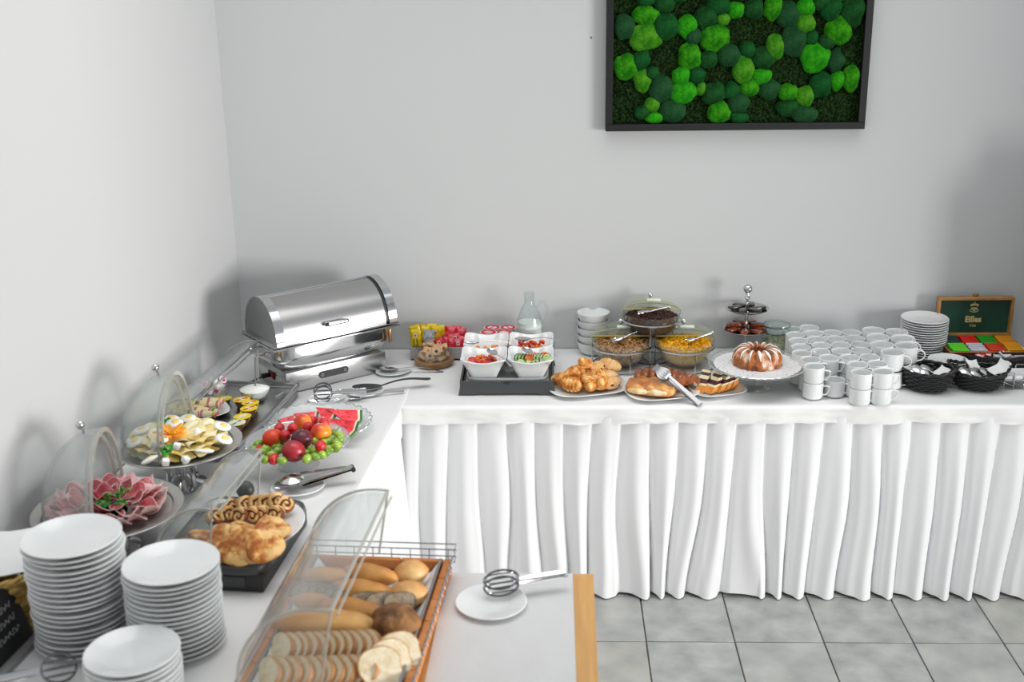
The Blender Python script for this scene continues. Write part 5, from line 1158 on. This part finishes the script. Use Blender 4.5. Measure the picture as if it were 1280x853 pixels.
t = thing('fruit_stand', 'round footed glass cake stand piled with grapes, strawberries and nectarines', 'cake stand', (ff.x, ff.y, .7515)); h = .078
build(B().lathe([(.062, 0), (.064, .004), (.04, .010), (.018, .022), (.012, .04), (.02, .058), (.05, h-.006)], 40, capt=True), 'glass_foot', FG, t)
build(B().lathe([(.03, h-.006), (.13, h-.003), (.158, h+.006), (.160, h+.008), (.13, h+.001), (0, h)], 72, ), 'glass_plate', FG, t)
build(B().tube([(.1595*math.cos(q*PI/36), .1595*math.sin(q*PI/36), h+.007) for q in range(72)], .002, 5, True), 'plate_rim', MATS['glass_rim'], t)
NEC = [mat('nectarine_red', '#7a1520', .3, col2='#b5303a', nscale=9, lo=.4, hi=.7), mat('nectarine_orange', '#c8281a', .32, col2='#ee9a2e', nscale=11, lo=.42, hi=.66), mat('plum_dark', '#4a1524', .3, col2='#7a2a38', nscale=9), mat('apricot', '#d9401c', .35, col2='#c7a72c', nscale=8, lo=.45, hi=.7)]
def nect(r, m):
    def fn(d): return 1-.10*max(0, d.z)**14-.03*max(0, 1-abs(d.y)*7)*(d.x > 0)
    return B().ell((0, 0, 0), (r, r, r*.93), 36, 24, fn).mesh('nectarine', m)
def put(px, py, z): return at(px, py, z)
stem = B().tube([(0, 0, .88), (.02, 0, .96)], .03, 6)
for (px, py, z, r, k, lab) in ((367, 564, .862, .036, 0, 'large dark red nectarine at the front of the fruit stand'), (377.5, 549, .878, .033, 2, 'dark plum-coloured nectarine behind the front one'), (341, 548, .868, .032, 3, 'orange and green blushed nectarine at the left of the fruit stand'), (401, 541, .880, .033, 1, 'orange-red nectarine at the right of the fruit stand'), (379, 529, .880, .030, 1, 'orange-red nectarine at the back beside the watermelon')):
    o = solo('nectarine', nect(r, NEC[k]), lab, 'nectarine', put(px, py, z), (-.6+.3*k, .3, k)); part('stem_dimple', B().ell((0, 0, r*.84), (.003, .003, .0015), 8, 6).mesh('stem_dimple', mat('dark_stem', '#2a1c10', .7)), o)
STR = mat('strawberry', '#c20f16', .28, col2='#e0303a', nscale=60, lo=.5, hi=.7, bump=.5, bscale=120, coat=.3)
sm_ = B().ell((0, 0, 0), (.017, .017, .021), 24, 16, lambda d: 1-.22*max(0, -d.z)*(1-0)+.0).mesh('berry', STR)
cal = B()
for i in range(8):
    a_ = i*PI/4; cal.at((0, 0, .019), (0, .25, a_)); cal.add([(0, -.002, .001), (.006, -.0038, .001), (.0125, 0, -.004), (.006, .0038, .001), (0, .002, .001)], [(0, 1, 2, 3, 4)])
cal.T = Matrix.Identity(4); cal = cal.mesh('calyx', mat('calyx_green', '#2f9a3a', .5)); L = []
for i, (px, py, z, e) in enumerate(((366, 537, .888, (.2, .1, 0)), (357, 545, .882, (.2, -.6, 0)), (384, 535, .890, (.5, .1, 1)), (349, 537, .876, (.4, .5, 2)), (401, 557, .876, (2.2, .3, 0)), (342, 574, .850, (1.6, .8, 0)), (325, 563, .846, (2, 0, 1)), (405, 530, .880, (.4, 0, 0)), (390, 527, .882, (1.2, 0, 2)))):
    o = thing('strawberry', '-', 'strawberry', put(px, py, z), e, 'strawberries on the glass fruit stand'); part('berry', sm_, o); part('calyx', cal, o); L.append(o)
lr(L, 'red strawberry on the glass fruit stand, {}')
GR = [mat('grape_%d' % i, a_, .2, col2=b_, nscale=18, sss=.3, coat=.3) for i, (a_, b_) in enumerate((('#7f9f28', '#9cbb42'), ('#648c26', '#86a840')))]
gm = [B().ell((0, 0, 0), (.0125, .0125, .016), 20, 14).mesh('grape', m_) for m_ in GR]; R = random.Random(6)
gs = [(150, 455), (105, 500), (200, 500), (290, 510), (265, 475), (345, 450), (190, 580), (320, 585), (245, 540), (290, 490), (510, 570), (575, 555), (625, 540), (660, 520), (525, 495), (725, 490), (735, 450), (715, 375), (755, 390), (765, 430), (680, 495), (680, 440), (575, 440), (620, 420), (560, 515), (130, 470), (175, 520), (600, 500), (640, 450), (700, 420), (745, 470), (500, 530)]
for i, (X, Y) in enumerate(gs):
    z = .849+(.012 if (480 > Y and X > 500) else 0)+.004*R.random()
    solo('grape', gm[i % 2], 'green grape among the %s grapes on the glass fruit stand' % ('left-hand' if X < 400 else 'right-hand'), 'grape', put(300+X/6.095, 480+Y/6.095, z), (R.random()*3, R.random()*3, R.random()*3), group='green grapes on the %s of the fruit stand' % ('left' if X < 400 else 'right'))
WM = [mat('watermelon_flesh', '#d8202a', .35, col2='#ee4650', nscale=40, bump=.2), mat('watermelon_white', '#e9edc0', .5, col2='#f3c9b0', nscale=20), mat('watermelon_rind', '#1f5a2c', .35, col2='#4f8a3c', nscale=28, lo=.45, hi=.6)]
def melon(L_=.095, W_=.085, T=.014):
    def tri(x0, x1): return [(x0, -W_/2*(x0/L_)), (x1, -W_/2*(x1/L_)), (x1+.010*(x1/L_), 0), (x1, W_/2*(x1/L_)), (x0, W_/2*(x0/L_))]
    return [B().prism(tri(.001, L_*.86), -T/2, T/2).mesh('flesh', WM[0]), B().prism([(L_*.86, -W_/2*.86), (L_*.93, -W_/2*.93), (L_*.93+.009, 0), (L_*.93, W_/2*.93), (L_*.86, W_/2*.86), (L_*.86+.009, 0)], -T/2, T/2).mesh('white_rind', WM[1]), B().prism([(L_*.93, -W_/2*.93), (L_, -W_/2), (L_+.010, 0), (L_, W_/2), (L_*.93, W_/2*.93), (L_*.93+.009, 0)], -T/2, T/2).mesh('green_rind', WM[2])]
mm = melon(); seed = B()
for x, y in ((.03, .004), (.045, -.010), (.055, .012), (.065, -.004), (.062, -.02)): seed.at((x, y, .0072)).ell((0, 0, 0), (.003, .0018, .0006), 8, 5)
seed.T = Matrix.Identity(4); seed = seed.mesh('seeds', mat('seed_black', '#1a0f0c', .4)); L = []
for (ax, ay_, az, bx, by, bz, roll) in ((347, 526, .815, 368, 530, .800, .7), (367, 518, .835, 398, 528, .812, .75), (395, 510, .852, 419, 525, .822, .8), (410, 513, .850, 455, 527, .812, .85), (400, 523, .840, 424, 538, .808, .7), (417, 524, .838, 447, 541, .802, .95), (380, 524, .83, 405, 534, .805, .6)):
    p0, p1 = at(ax, ay_, az), at(bx, by, bz); e, ln = aim(p0, p1)
    o = thing('watermelon_slice', '-', 'watermelon slice', p0, (roll, e[1], e[2]), 'watermelon slices on the scalloped platter'); o.scale = (max(.6, ln/.11), .78, 1)
    for nm, me in zip(('flesh', 'white_rind', 'green_rind'), mm): part(nm, me, o)
    part('seeds', seed, o); L.append(o)
lr(L, 'triangular red watermelon slice with green rind, {}')
# ================================================================ server on saucer near the fruit
whitep(372, 613, 1.15, 'clear-rimmed saucer under the steel scoop tongs below the fruit stand', .8, .3)
def scooptongs(p, rz):
    t = thing('scoop_tongs', 'shiny steel scoop tongs lying on the saucer below the fruit stand', 'tongs', p, (0, -.05, rz))
    for s in (0, 1):
        def bowl(u, v, s=s): a_ = 2*PI*u; return (-.028+.034*math.cos(a_)*v, .026*math.sin(a_)*v*(1 if s else 1.1), (.018*s)+.012*(1-v*v)*(1 if s else -.5)+.006)
        b = B().grid(bowl, 24, 7, True); build(b, 'scoop_head', CHROME, t, loc=(-.012*(1-s), .008-.016*s, 0))
        b = B().grid(lambda u, v: (.14*u, (.0095-.002*u)*([-1, -.7, .7, 1, 0][int(round(v*4))]), (.022*s*(1-u)+.014*u+.004*s)+[0, .005, .005, 0, 0][int(round(v*4))]*(1 if s else -.3)), 12, 4); build(b, 'tong_arm', CHROME, t)
    build(B().tube([(.14, -.010, .016), (.14, .010, .016)], .0065, 10), 'tong_hinge', BLACK, t)
scooptongs(at(378, 606, .770), .38)
bpy.data.objects['scoop_tongs'].scale = (1.1, 1.35, 1.2)
# ================================================================ pastry cooler
def pastrybox():
    c = Vector((-.842, -1.722, .7515)); a_ = -rad(5.5); W_, L_ = .292, .40
    t = thing('pastry_cooler', 'black cooling box with grey tray and clear roll lid over rolls', 'cooling box', c, a_)
    b = B().box((0, 0, .026), (W_-.02, L_-.02, .052), .004); build(b, 'box_body', BLACK, t)
    build(B().box((0, -L_/2+.008, .028), (W_*.62, .004, .030), .001), 'front_panel', DGREY, t)
    sq = sqf(7)
    def ring(u, v):
        an = 2*PI*u; k = sq(an); pr_ = [(1.0, .050), (1.01, .062), (.99, .070), (.93, .070), (.90, .060), (.86, .056)][int(round(v*5))]
        return (W_/2*k*pr_[0]*math.cos(an), L_/2*k*pr_[0]*math.sin(an), pr_[1])
    b = B().grid(ring, 80, 5, True); build(b, 'black_rim', DGREY, t)
    def ring2(u, v):
        an = 2*PI*u; k = sq(an); pr_ = [(.93, .071), (.90, .072), (.86, .064), (0, .064)][int(round(v*3))]
        return (W_/2*k*pr_[0]*math.cos(an), L_/2*k*pr_[0]*math.sin(an), pr_[1])
    b = B().grid(ring2, 80, 3, True); build(b, 'steel_tray', mat('dull_tray', (.36, .37, .36), .25, 1), t)
    build(B().ell((0, 0, 0), (.026, .024, .026), 24, 16), 'black_knob', BLACK, t, loc=(-.045, L_/2+.012, .086))
    rolllid(t, W_/2-.006, .150, L_-.03, .072, a1=82).location = (-.0, L_/2-.015, 0)
    return c, a_
c, a_ = pastrybox(); z0 = .7515+.066
pp = at(322, 657, z0+.01)
me = B().at(sc=(1, 1.28, 1)).lathe(plate_prof(.118, .014), 56).mesh('oval_plate', PORC)
solo('oval_plate', me, 'oval white plate of cinnamon rolls and turnovers in the cooler', 'plate', (pp.x+.004, pp.y-.002, z0), a_)
DO = mat('baked_dough', '#e6be80', .55, col2='#c98a48', nscale=22, lo=.45, hi=.7); FI = mat('cinnamon_filling', '#5e2a10', .5, col2='#8c4a20', nscale=30)
def rollmesh():
    def sp(u, v, h=.026):
        th = u*3.3*PI; r = .005+.022*u; k = [(0, 0), (0, 1), (1, 1), (1, 0), (0, 0)][int(round(v*4))]
        rr = r-.0072*k[0]; return (rr*math.cos(th), rr*math.sin(th), (k[1]-.5)*h*(1-.12*u)+.002*math.cos(th*3))
    return B().grid(sp, 80, 4).mesh('dough_spiral', DO, 50), B().lathe([(.021, -.010), (.0225, .0), (.021, .010), (0, .0105)], 28).mesh('cinnamon_core', FI)
rm, rc = rollmesh(); L = []; R = random.Random(3)
for (px, py, dz, e) in ((358, 631, .040, (1.05, .0, .35)), (345, 643, .034, (1.2, .5, -.5)), (346, 626, .034, (1.2, .4, .6)), (333, 628, .030, (1.3, .6, .5)), (321, 629, .028, (1.3, .7, .6)), (307, 630, .030, (1.1, .3, .7)), (328, 643, .030, (1.3, .6, -.4)), (317, 644, .030, (1.3, .6, -.4)), (301, 645, .032, (1.2, .5, -.6)), (285, 643, .028, (1.2, .5, .6)), (270, 646, .028, (.8, .3, .6)), (289, 634, .026, (.9, .3, .8))):
    o = thing('cinnamon_roll', '-', 'cinnamon roll', at(px, py, z0+dz), e, 'cinnamon rolls in the pastry cooler'); part('dough_spiral', rm, o); part('cinnamon_core', rc, o); L.append(o)
lr(L, 'sliced cinnamon roll in the black pastry cooler, {}')
TU = mat('turnover_crust', '#a85a1c', .5, col2='#eec27c', nscale=34, lo=.40, hi=.60, col3='#d18f48', bump=.2, bscale=60)
def puff(out, h, rings=9, seed=1):
    n = len(out); cx = sum(x for x, y in out)/n; cy = sum(y for x, y in out)/n
    def g(u, v):
        x, y = out[int(round(u*n)) % n]; q = (v-.5)*PI; k = math.cos(q)**.5 if abs(q) < 1.57 else 0
        z = h*math.sin(q)*(1 if v > .5 else .45); X = cx+(x-cx)*k; Y = cy+(y-cy)*k
        if v > .5: z += h*.35*nz(X*45, Y*45, seed)+h*.25*(math.sin(X*150+seed)*.5)
        return (X, Y, z)
    return B().grid(g, n, rings*2, True)
def sector(r, a0, k=30):
    o = [(r*math.cos(rad(-a0+2*a0*i/k)), r*math.sin(rad(-a0+2*a0*i/k))*.95) for i in range(k+1)]
    o += [(r*math.cos(rad(a0))*(1-i/8)+.004*(i/8), r*.95*math.sin(rad(a0))*(1-i/8)) for i in range(1, 8)]+[(0, 0)]
    o += [(r*math.cos(rad(a0))*(i/8)+.004*(1-i/8), -r*.95*math.sin(rad(a0))*(i/8)) for i in range(1, 8)]
    return [(x-r*.6, y) for x, y in o]
rtri = lambda r, k, sx: [(sx*r*(1+k*math.cos(3*t)-.05*math.cos(2*t))*math.cos(t), r*(1+k*math.cos(3*t))*math.sin(t)) for t in [2*PI*i/48 for i in range(48)]]
tms = [puff(rtri(.046, .11, 1.1), .013, seed=1).mesh('turnover', TU, 60), puff(rtri(.043, .09, 1.2), .013, seed=5).mesh('turnover_b', TU, 60)]; L = []
for i, (px, py, dz, e) in enumerate(((339, 662, .034, (.25, .1, -.2)), (330, 683, .050, (.80, .1, .35)), (309, 684, .040, (.7, .35, -.5)), (294, 688, .032, (.65, .4, -.6)), (306, 664, .034, (.3, 0, 2.2)), (278, 676, .028, (.5, .3, -.5)), (258, 672, .022, (.3, .3, 1.7)))):
    L.append(solo('turnover', tms[i % 2], '-', 'turnover', at(px, py, z0+dz), e, group='golden turnovers in the pastry cooler'))
lr(L, 'golden folded turnover in the black pastry cooler, {}')
# ================================================================ bread box
def breadbox():
    c = Vector((-.446, -1.815, .7515)); a_ = -rad(4.2); W_, L_ = .372, .60
    t = thing('bread_box', 'wooden bread tray with wire rack and clear roll lid on the side table', 'bread box', c, a_)
    ow = mat('orange_wood', '#d88c48', .45, col2='#bd7234', nscale=9)
    nt = ow.node_tree
    build(B().box((0, -L_/2, .007), (W_-.004, L_-.004, .014), .002), 'base_board', ow, t)
    for i, s in enumerate((-1, 1)):
        for k in range(6):
            b = B().box((s*(W_/2-.010), -(k+.5)*L_/6, .030), (.018, L_/6-.0025, .030), .0015, 1); build(b, 'side_panel', ow, t)
    for y in (-.010, -L_+.010):
        for k in range(3): b = B().box(((k-1)*(W_-.04)/3, y, .030), ((W_-.04)/3-.002, .016, .030), .0015, 1); build(b, 'end_panel', ow, t)
    rim = B()
    for s in (-1, 1):
        rim.tube([(s*(W_/2-.026), -.015, .050), (s*(W_/2-.026), -L_+.015, .050)], .004, 6)
        rim.tube([(s*(W_/2+.002), 0, .050), (s*(W_/2+.002), -L_, .050)], .0025, 6)
    build(rim, 'side_rail', mat('grey_rail', (.25, .26, .27), .4, .5), t)
    wr_ = B()
    for z, d in ((.050, .0), (.066, .004), (.080, .008)): wr_.tube([(-W_/2-.002, -.10, z), (-W_/2-.002, d, z), (W_/2+.010, d+.004, z), (W_/2+.010, -.03, z)], .0017, 5)
    for i in range(8): x = -W_/2+.02+i*(W_-.03)/7; wr_.tube([(x, .0, .015), (x, .004, .066)], .0013, 5)
    build(wr_, 'wire_rack', WIRE, t)
    for i in range(16): b = B().tube([(W_/2-.001, -.03-i*.036, .050), (W_/2+.004, -.03-i*.036, .034)], .0022, 5); build(b, 'rail_peg', WIRE, t)
    for i in range(9): b = B().tube([(-W_/2+.03, -.03-i*.01, .0525), (W_/2-.03, -.03-i*.01, .0525)], .0007, 4); b = None
    rolllid(t, W_/2-.006, .185, L_-.02, .052, a1=80).location = (0, -.01, 0)
    return Matrix.Translation(c) @ Matrix.Rotation(a_, 4, 'Z')
Mx = breadbox(); zb = .7515+.014
b = B().grid(lambda u, v: tuple(Mx @ Vector((-.155+.31*u+.004*nz(v*9, u*3, 1), -.025-.55*v, .0165+.030*max(0, abs(u-.5)*2-.86)/.14+.002*abs(nz(u*14, v*20, 2))))), 50, 60)
solo('paper_liner', b.mesh('paper_liner', PAPER), 'white paper liner showing along the edge of the bread tray', 'paper liner')
BR = mat('roll_crust', '#c98a42', .5, col2='#ecc487', nscale=13, lo=.38, hi=.66, bump=.12, bscale=40); BR2 = mat('long_roll_crust', '#c07c34', .5, col2='#e0a860', nscale=11, lo=.38, hi=.66, bump=.12, bscale=40)
DB = mat('seeded_dark_crust', '#5f3a1c', .7, col2='#9a6c3c', nscale=24, lo=.4, hi=.62, bump=.7, bscale=60); DBR = mat('dark_rye', '#86755f', .75, col2='#9c8b74', nscale=50, bump=.4, bscale=120)
def loaf(rx, ry, rz, m, nm, seed, sc_=0): return dome_roll(rx, ry, rz, m, nm, seed, sc_, .10)
r1 = loaf(.042, .036, .030, BR, 'round_roll', 1); r2 = loaf(.046, .034, .030, BR, 'round_roll', 2, .5)
solo('bread_roll', r1, 'round golden bread roll in the far right corner of bread box', 'bread roll', at(514, 716, .802), 0)
solo('bread_roll', r2, 'golden bread roll second from the back at the right side', 'bread roll', at(512, 742, .800), -.2)
lb = loaf(.078, .034, .030, BR2, 'long_roll', 3)
for (px, py, z, e, s, lab) in ((462, 719, .806, -.28, .95, 'plump long roll at the back of the bread box'), (405, 722, .800, .1, .9, 'long roll at the back under the clear bread lid'), (452, 741, .800, -.22, 1.1, 'long flat roll in the second row of the bread box'), (440, 764, .800, -.25, 1.05, 'slim long roll above the big baguette'), (388, 752, .795, .1, .7, 'long roll at the left under the clear bread lid')):
    solo('long_roll', lb, lab, 'bread roll', at(px, py, z), e, (s, s*.85, s*.95))
bg = loaf(.122, .036, .036, mat('baguette_crust', '#c78b48', .5, col2='#dcae6c', nscale=10, bump=.12, bscale=50), 'baguette', 5)
solo('baguette', bg, 'thick pale baguette lying across the middle of the bread box', 'baguette', at(404, 780, .806), -.03)
solo('seeded_loaf', loaf(.060, .052, .040, DB, 'seeded_loaf', 7), 'dark brown seeded round loaf at the right side of bread box', 'bread', at(495, 778, .806), -.4)
sd = B(); R = random.Random(5)
def slice_out(w_, h_):
    o = []
    for i in range(24):
        a2 = 2*PI*i/24; k = sqf(2.6)(a2); y = h_/2*k*math.sin(a2); x = w_/2*k*math.cos(a2)*(1+.10*(y > 0)); o.append((x, y))
    return o
def slicem(w_, h_, th, crumb, crust):
    return B().prism([(x*.95, y*.95) for x, y in slice_out(w_, h_)], -th/2-.0006, th/2+.0006, 'x').mesh('crumb', crumb), B().prism(slice_out(w_, h_), -th/2, th/2, 'x').mesh('crust', crust)
WC = mat('white_crumb_bread', '#e6d9bd', .8, col2='#d6c4a0', nscale=60, bump=.3, bscale=150); CR = mat('slice_crust', '#b07a48', .6, col2='#c08a56', nscale=30)
ws = slicem(.080, .066, .012, WC, CR); ds = slicem(.072, .056, .011, DBR, mat('rye_crust', '#3f2a1a', .7))
def slices(n, p0, p1, ms, e0, lab, grp, z, sp=.0):
    L = []
    for i in range(n):
        k = i/(n-1); p = at(p0[0]+(p1[0]-p0[0])*k, p0[1]+(p1[1]-p0[1])*k, z)
        o = thing('bread_slice', '-', 'bread slice', p, (e0[0], e0[1]+.06*math.sin(i*2.3), e0[2]+.08*math.sin(i*1.7)), grp); part('crust', ms[1], o); part('crumb', ms[0], o); L.append(o)
    lr(L, lab); return L
slices(11, (352, 812), (462, 808), ws, (0, .7, .6), 'white bread slice in the rear sliced row, {}', 'rear row of white bread slices', .802)
slices(10, (336, 843), (455, 840), ws, (0, .7, .6), 'white bread slice in the front sliced row, {}', 'front row of white bread slices', .802)
slices(6, (383, 742), (435, 748), ds, (0, -.9, -1.2), 'brown bread slice under the clear lid, {}', 'brown bread slices behind the baguette', .798)
slices(3, (455, 755), (500, 755), ds, (0, -.9, -1.3), 'dark rye slice behind the seeded loaf, {}', 'dark rye slices behind the seeded loaf', .800)
big = slicem(.090, .100, .012, WC, CR)
slices(3, (476, 838), (500, 818), big, (0, -.85, -1.05), 'large pale bread slice leaning at the right front, {}', 'large slices leaning at the right front', .812)
# saucer and tongs on the runner
sq_ = at(614, 757, .753)
solo('saucer', lathe_mesh('runner_saucer', plate_prof(.087, .012), PORC, 56), 'white saucer on the runner of the wooden side table', 'saucer', sq_)
whisk_tongs('steel tongs with wire heads resting on the saucer on the runner', sq_+Vector((.022, .045, .026)), .30, L=.165, R=.028, ST=1.5, roll=.5)
# ================================================================ big plate stacks
pbig = lathe_mesh('plate', plate_prof(.110, .022, .6, .62, .0035), PORC, 72)
stack('plate', .11, 20, -1.088, -2.150, .7515, .0133, 'white plate in the tallest plate stack, {}', 'tall left stack of plates', .003, me=pbig)
stack('plate', .11, 17, -.866, -2.165, .7515, .0123, 'white plate in the stack beside the pastry cooler, {}', 'right-hand stack of plates', .002, me=lathe_mesh('plate_b', plate_prof(.108, .020, .6, .64, .0035), PORC, 72))
stack('plate', .10, 9, -.895, -2.372, .7515, .0125, 'white plate in the short nearest plate stack, {}', 'short front stack of plates', .0015, me=lathe_mesh('plate_c', plate_prof(.100, .020, .6, .62, .0035), PORC, 72))
# ================================================================ wicker basket, menu board, tongs at the lower left
WK = mat('pale_wicker', '#c9a860', .6, col2='#a8823e', nscale=40)
basket('wicker_basket', 'pale wicker basket with white napkin at the left edge', Vector((-1.325, -2.075, .7515)), .115, .105, .150, .2, WK, nst=26, nw=10, strand=.003, flare=.82)
solo('napkin', napkin(0, .22, .20, 6, 'napkin'), 'white cloth napkin lining the wicker basket at the left edge', 'napkin', (-1.340, -2.06, .936), (.1, .25, .4))
def board():
    p0 = at(43, 798, .7515); p1 = at(-25, 868, .7515); d = (p1-p0); a2 = math.atan2(d.y, d.x); Lb = d.length
    t = thing('menu_board', 'small black table sign with chalk writing at the lower left edge', 'table sign', p0, a2)
    tl = rad(-14)
    out = [(0, .012), (Lb, .012), (Lb, .160)]+[(.04*(1-math.cos(q))+.0, .115-.02*(1-math.sin(q))+.0) for q in (PI/2, 1.2, .8, .4, 0)][:0]+[(.05, .160), (.025, .150), (.008, .120)]
    b = B().at(rot=(-tl, 0, 0)).prism(out, -.004, .004, 'y'); b.T = Matrix.Identity(4); build(b, 'slate', mat('slate_black', (.010, .010, .011), .6), t)
    build(B().box((Lb/2, 0, .006), (Lb+.004, .045, .012), .002), 'grey_foot', mat('foot_grey', (.30, .30, .31), .4, .5), t)
    chm = mat('chalk', (.42, .42, .42), .9)
    for s in (-1, 1):
        for r in range(3):
            b = B(); pts = []
            for i in range(46):
                k = i/45; pts.append((Lb*.16+Lb*.62*k+.003*math.sin(i*1.9), s*.0046, .055+.030*r+.0065*math.sin(i*1.15+r)))
            b.at(rot=(-tl, 0, 0)).tube(pts, .0009, 4); b.T = Matrix.Identity(4); build(b, 'chalk_writing', chm, t)
board()
whisk_tongs('steel wire-headed tongs lying below the tallest plate stack', at(74, 838, .785), PI+.42, L=.20, R=.036, roll=-.6)

# ================================================================ labels by place for small runs that share one
from collections import defaultdict
same = defaultdict(list)
for o in list(C.objects):
    if o.parent is None and o.get('label') and o.get('group'): same[o['label']].append(o)
for lb, os_ in same.items():
    if 1 < len(os_) <= 34 and len(lb.split()) <= 12: lr(os_, lb+', {}')
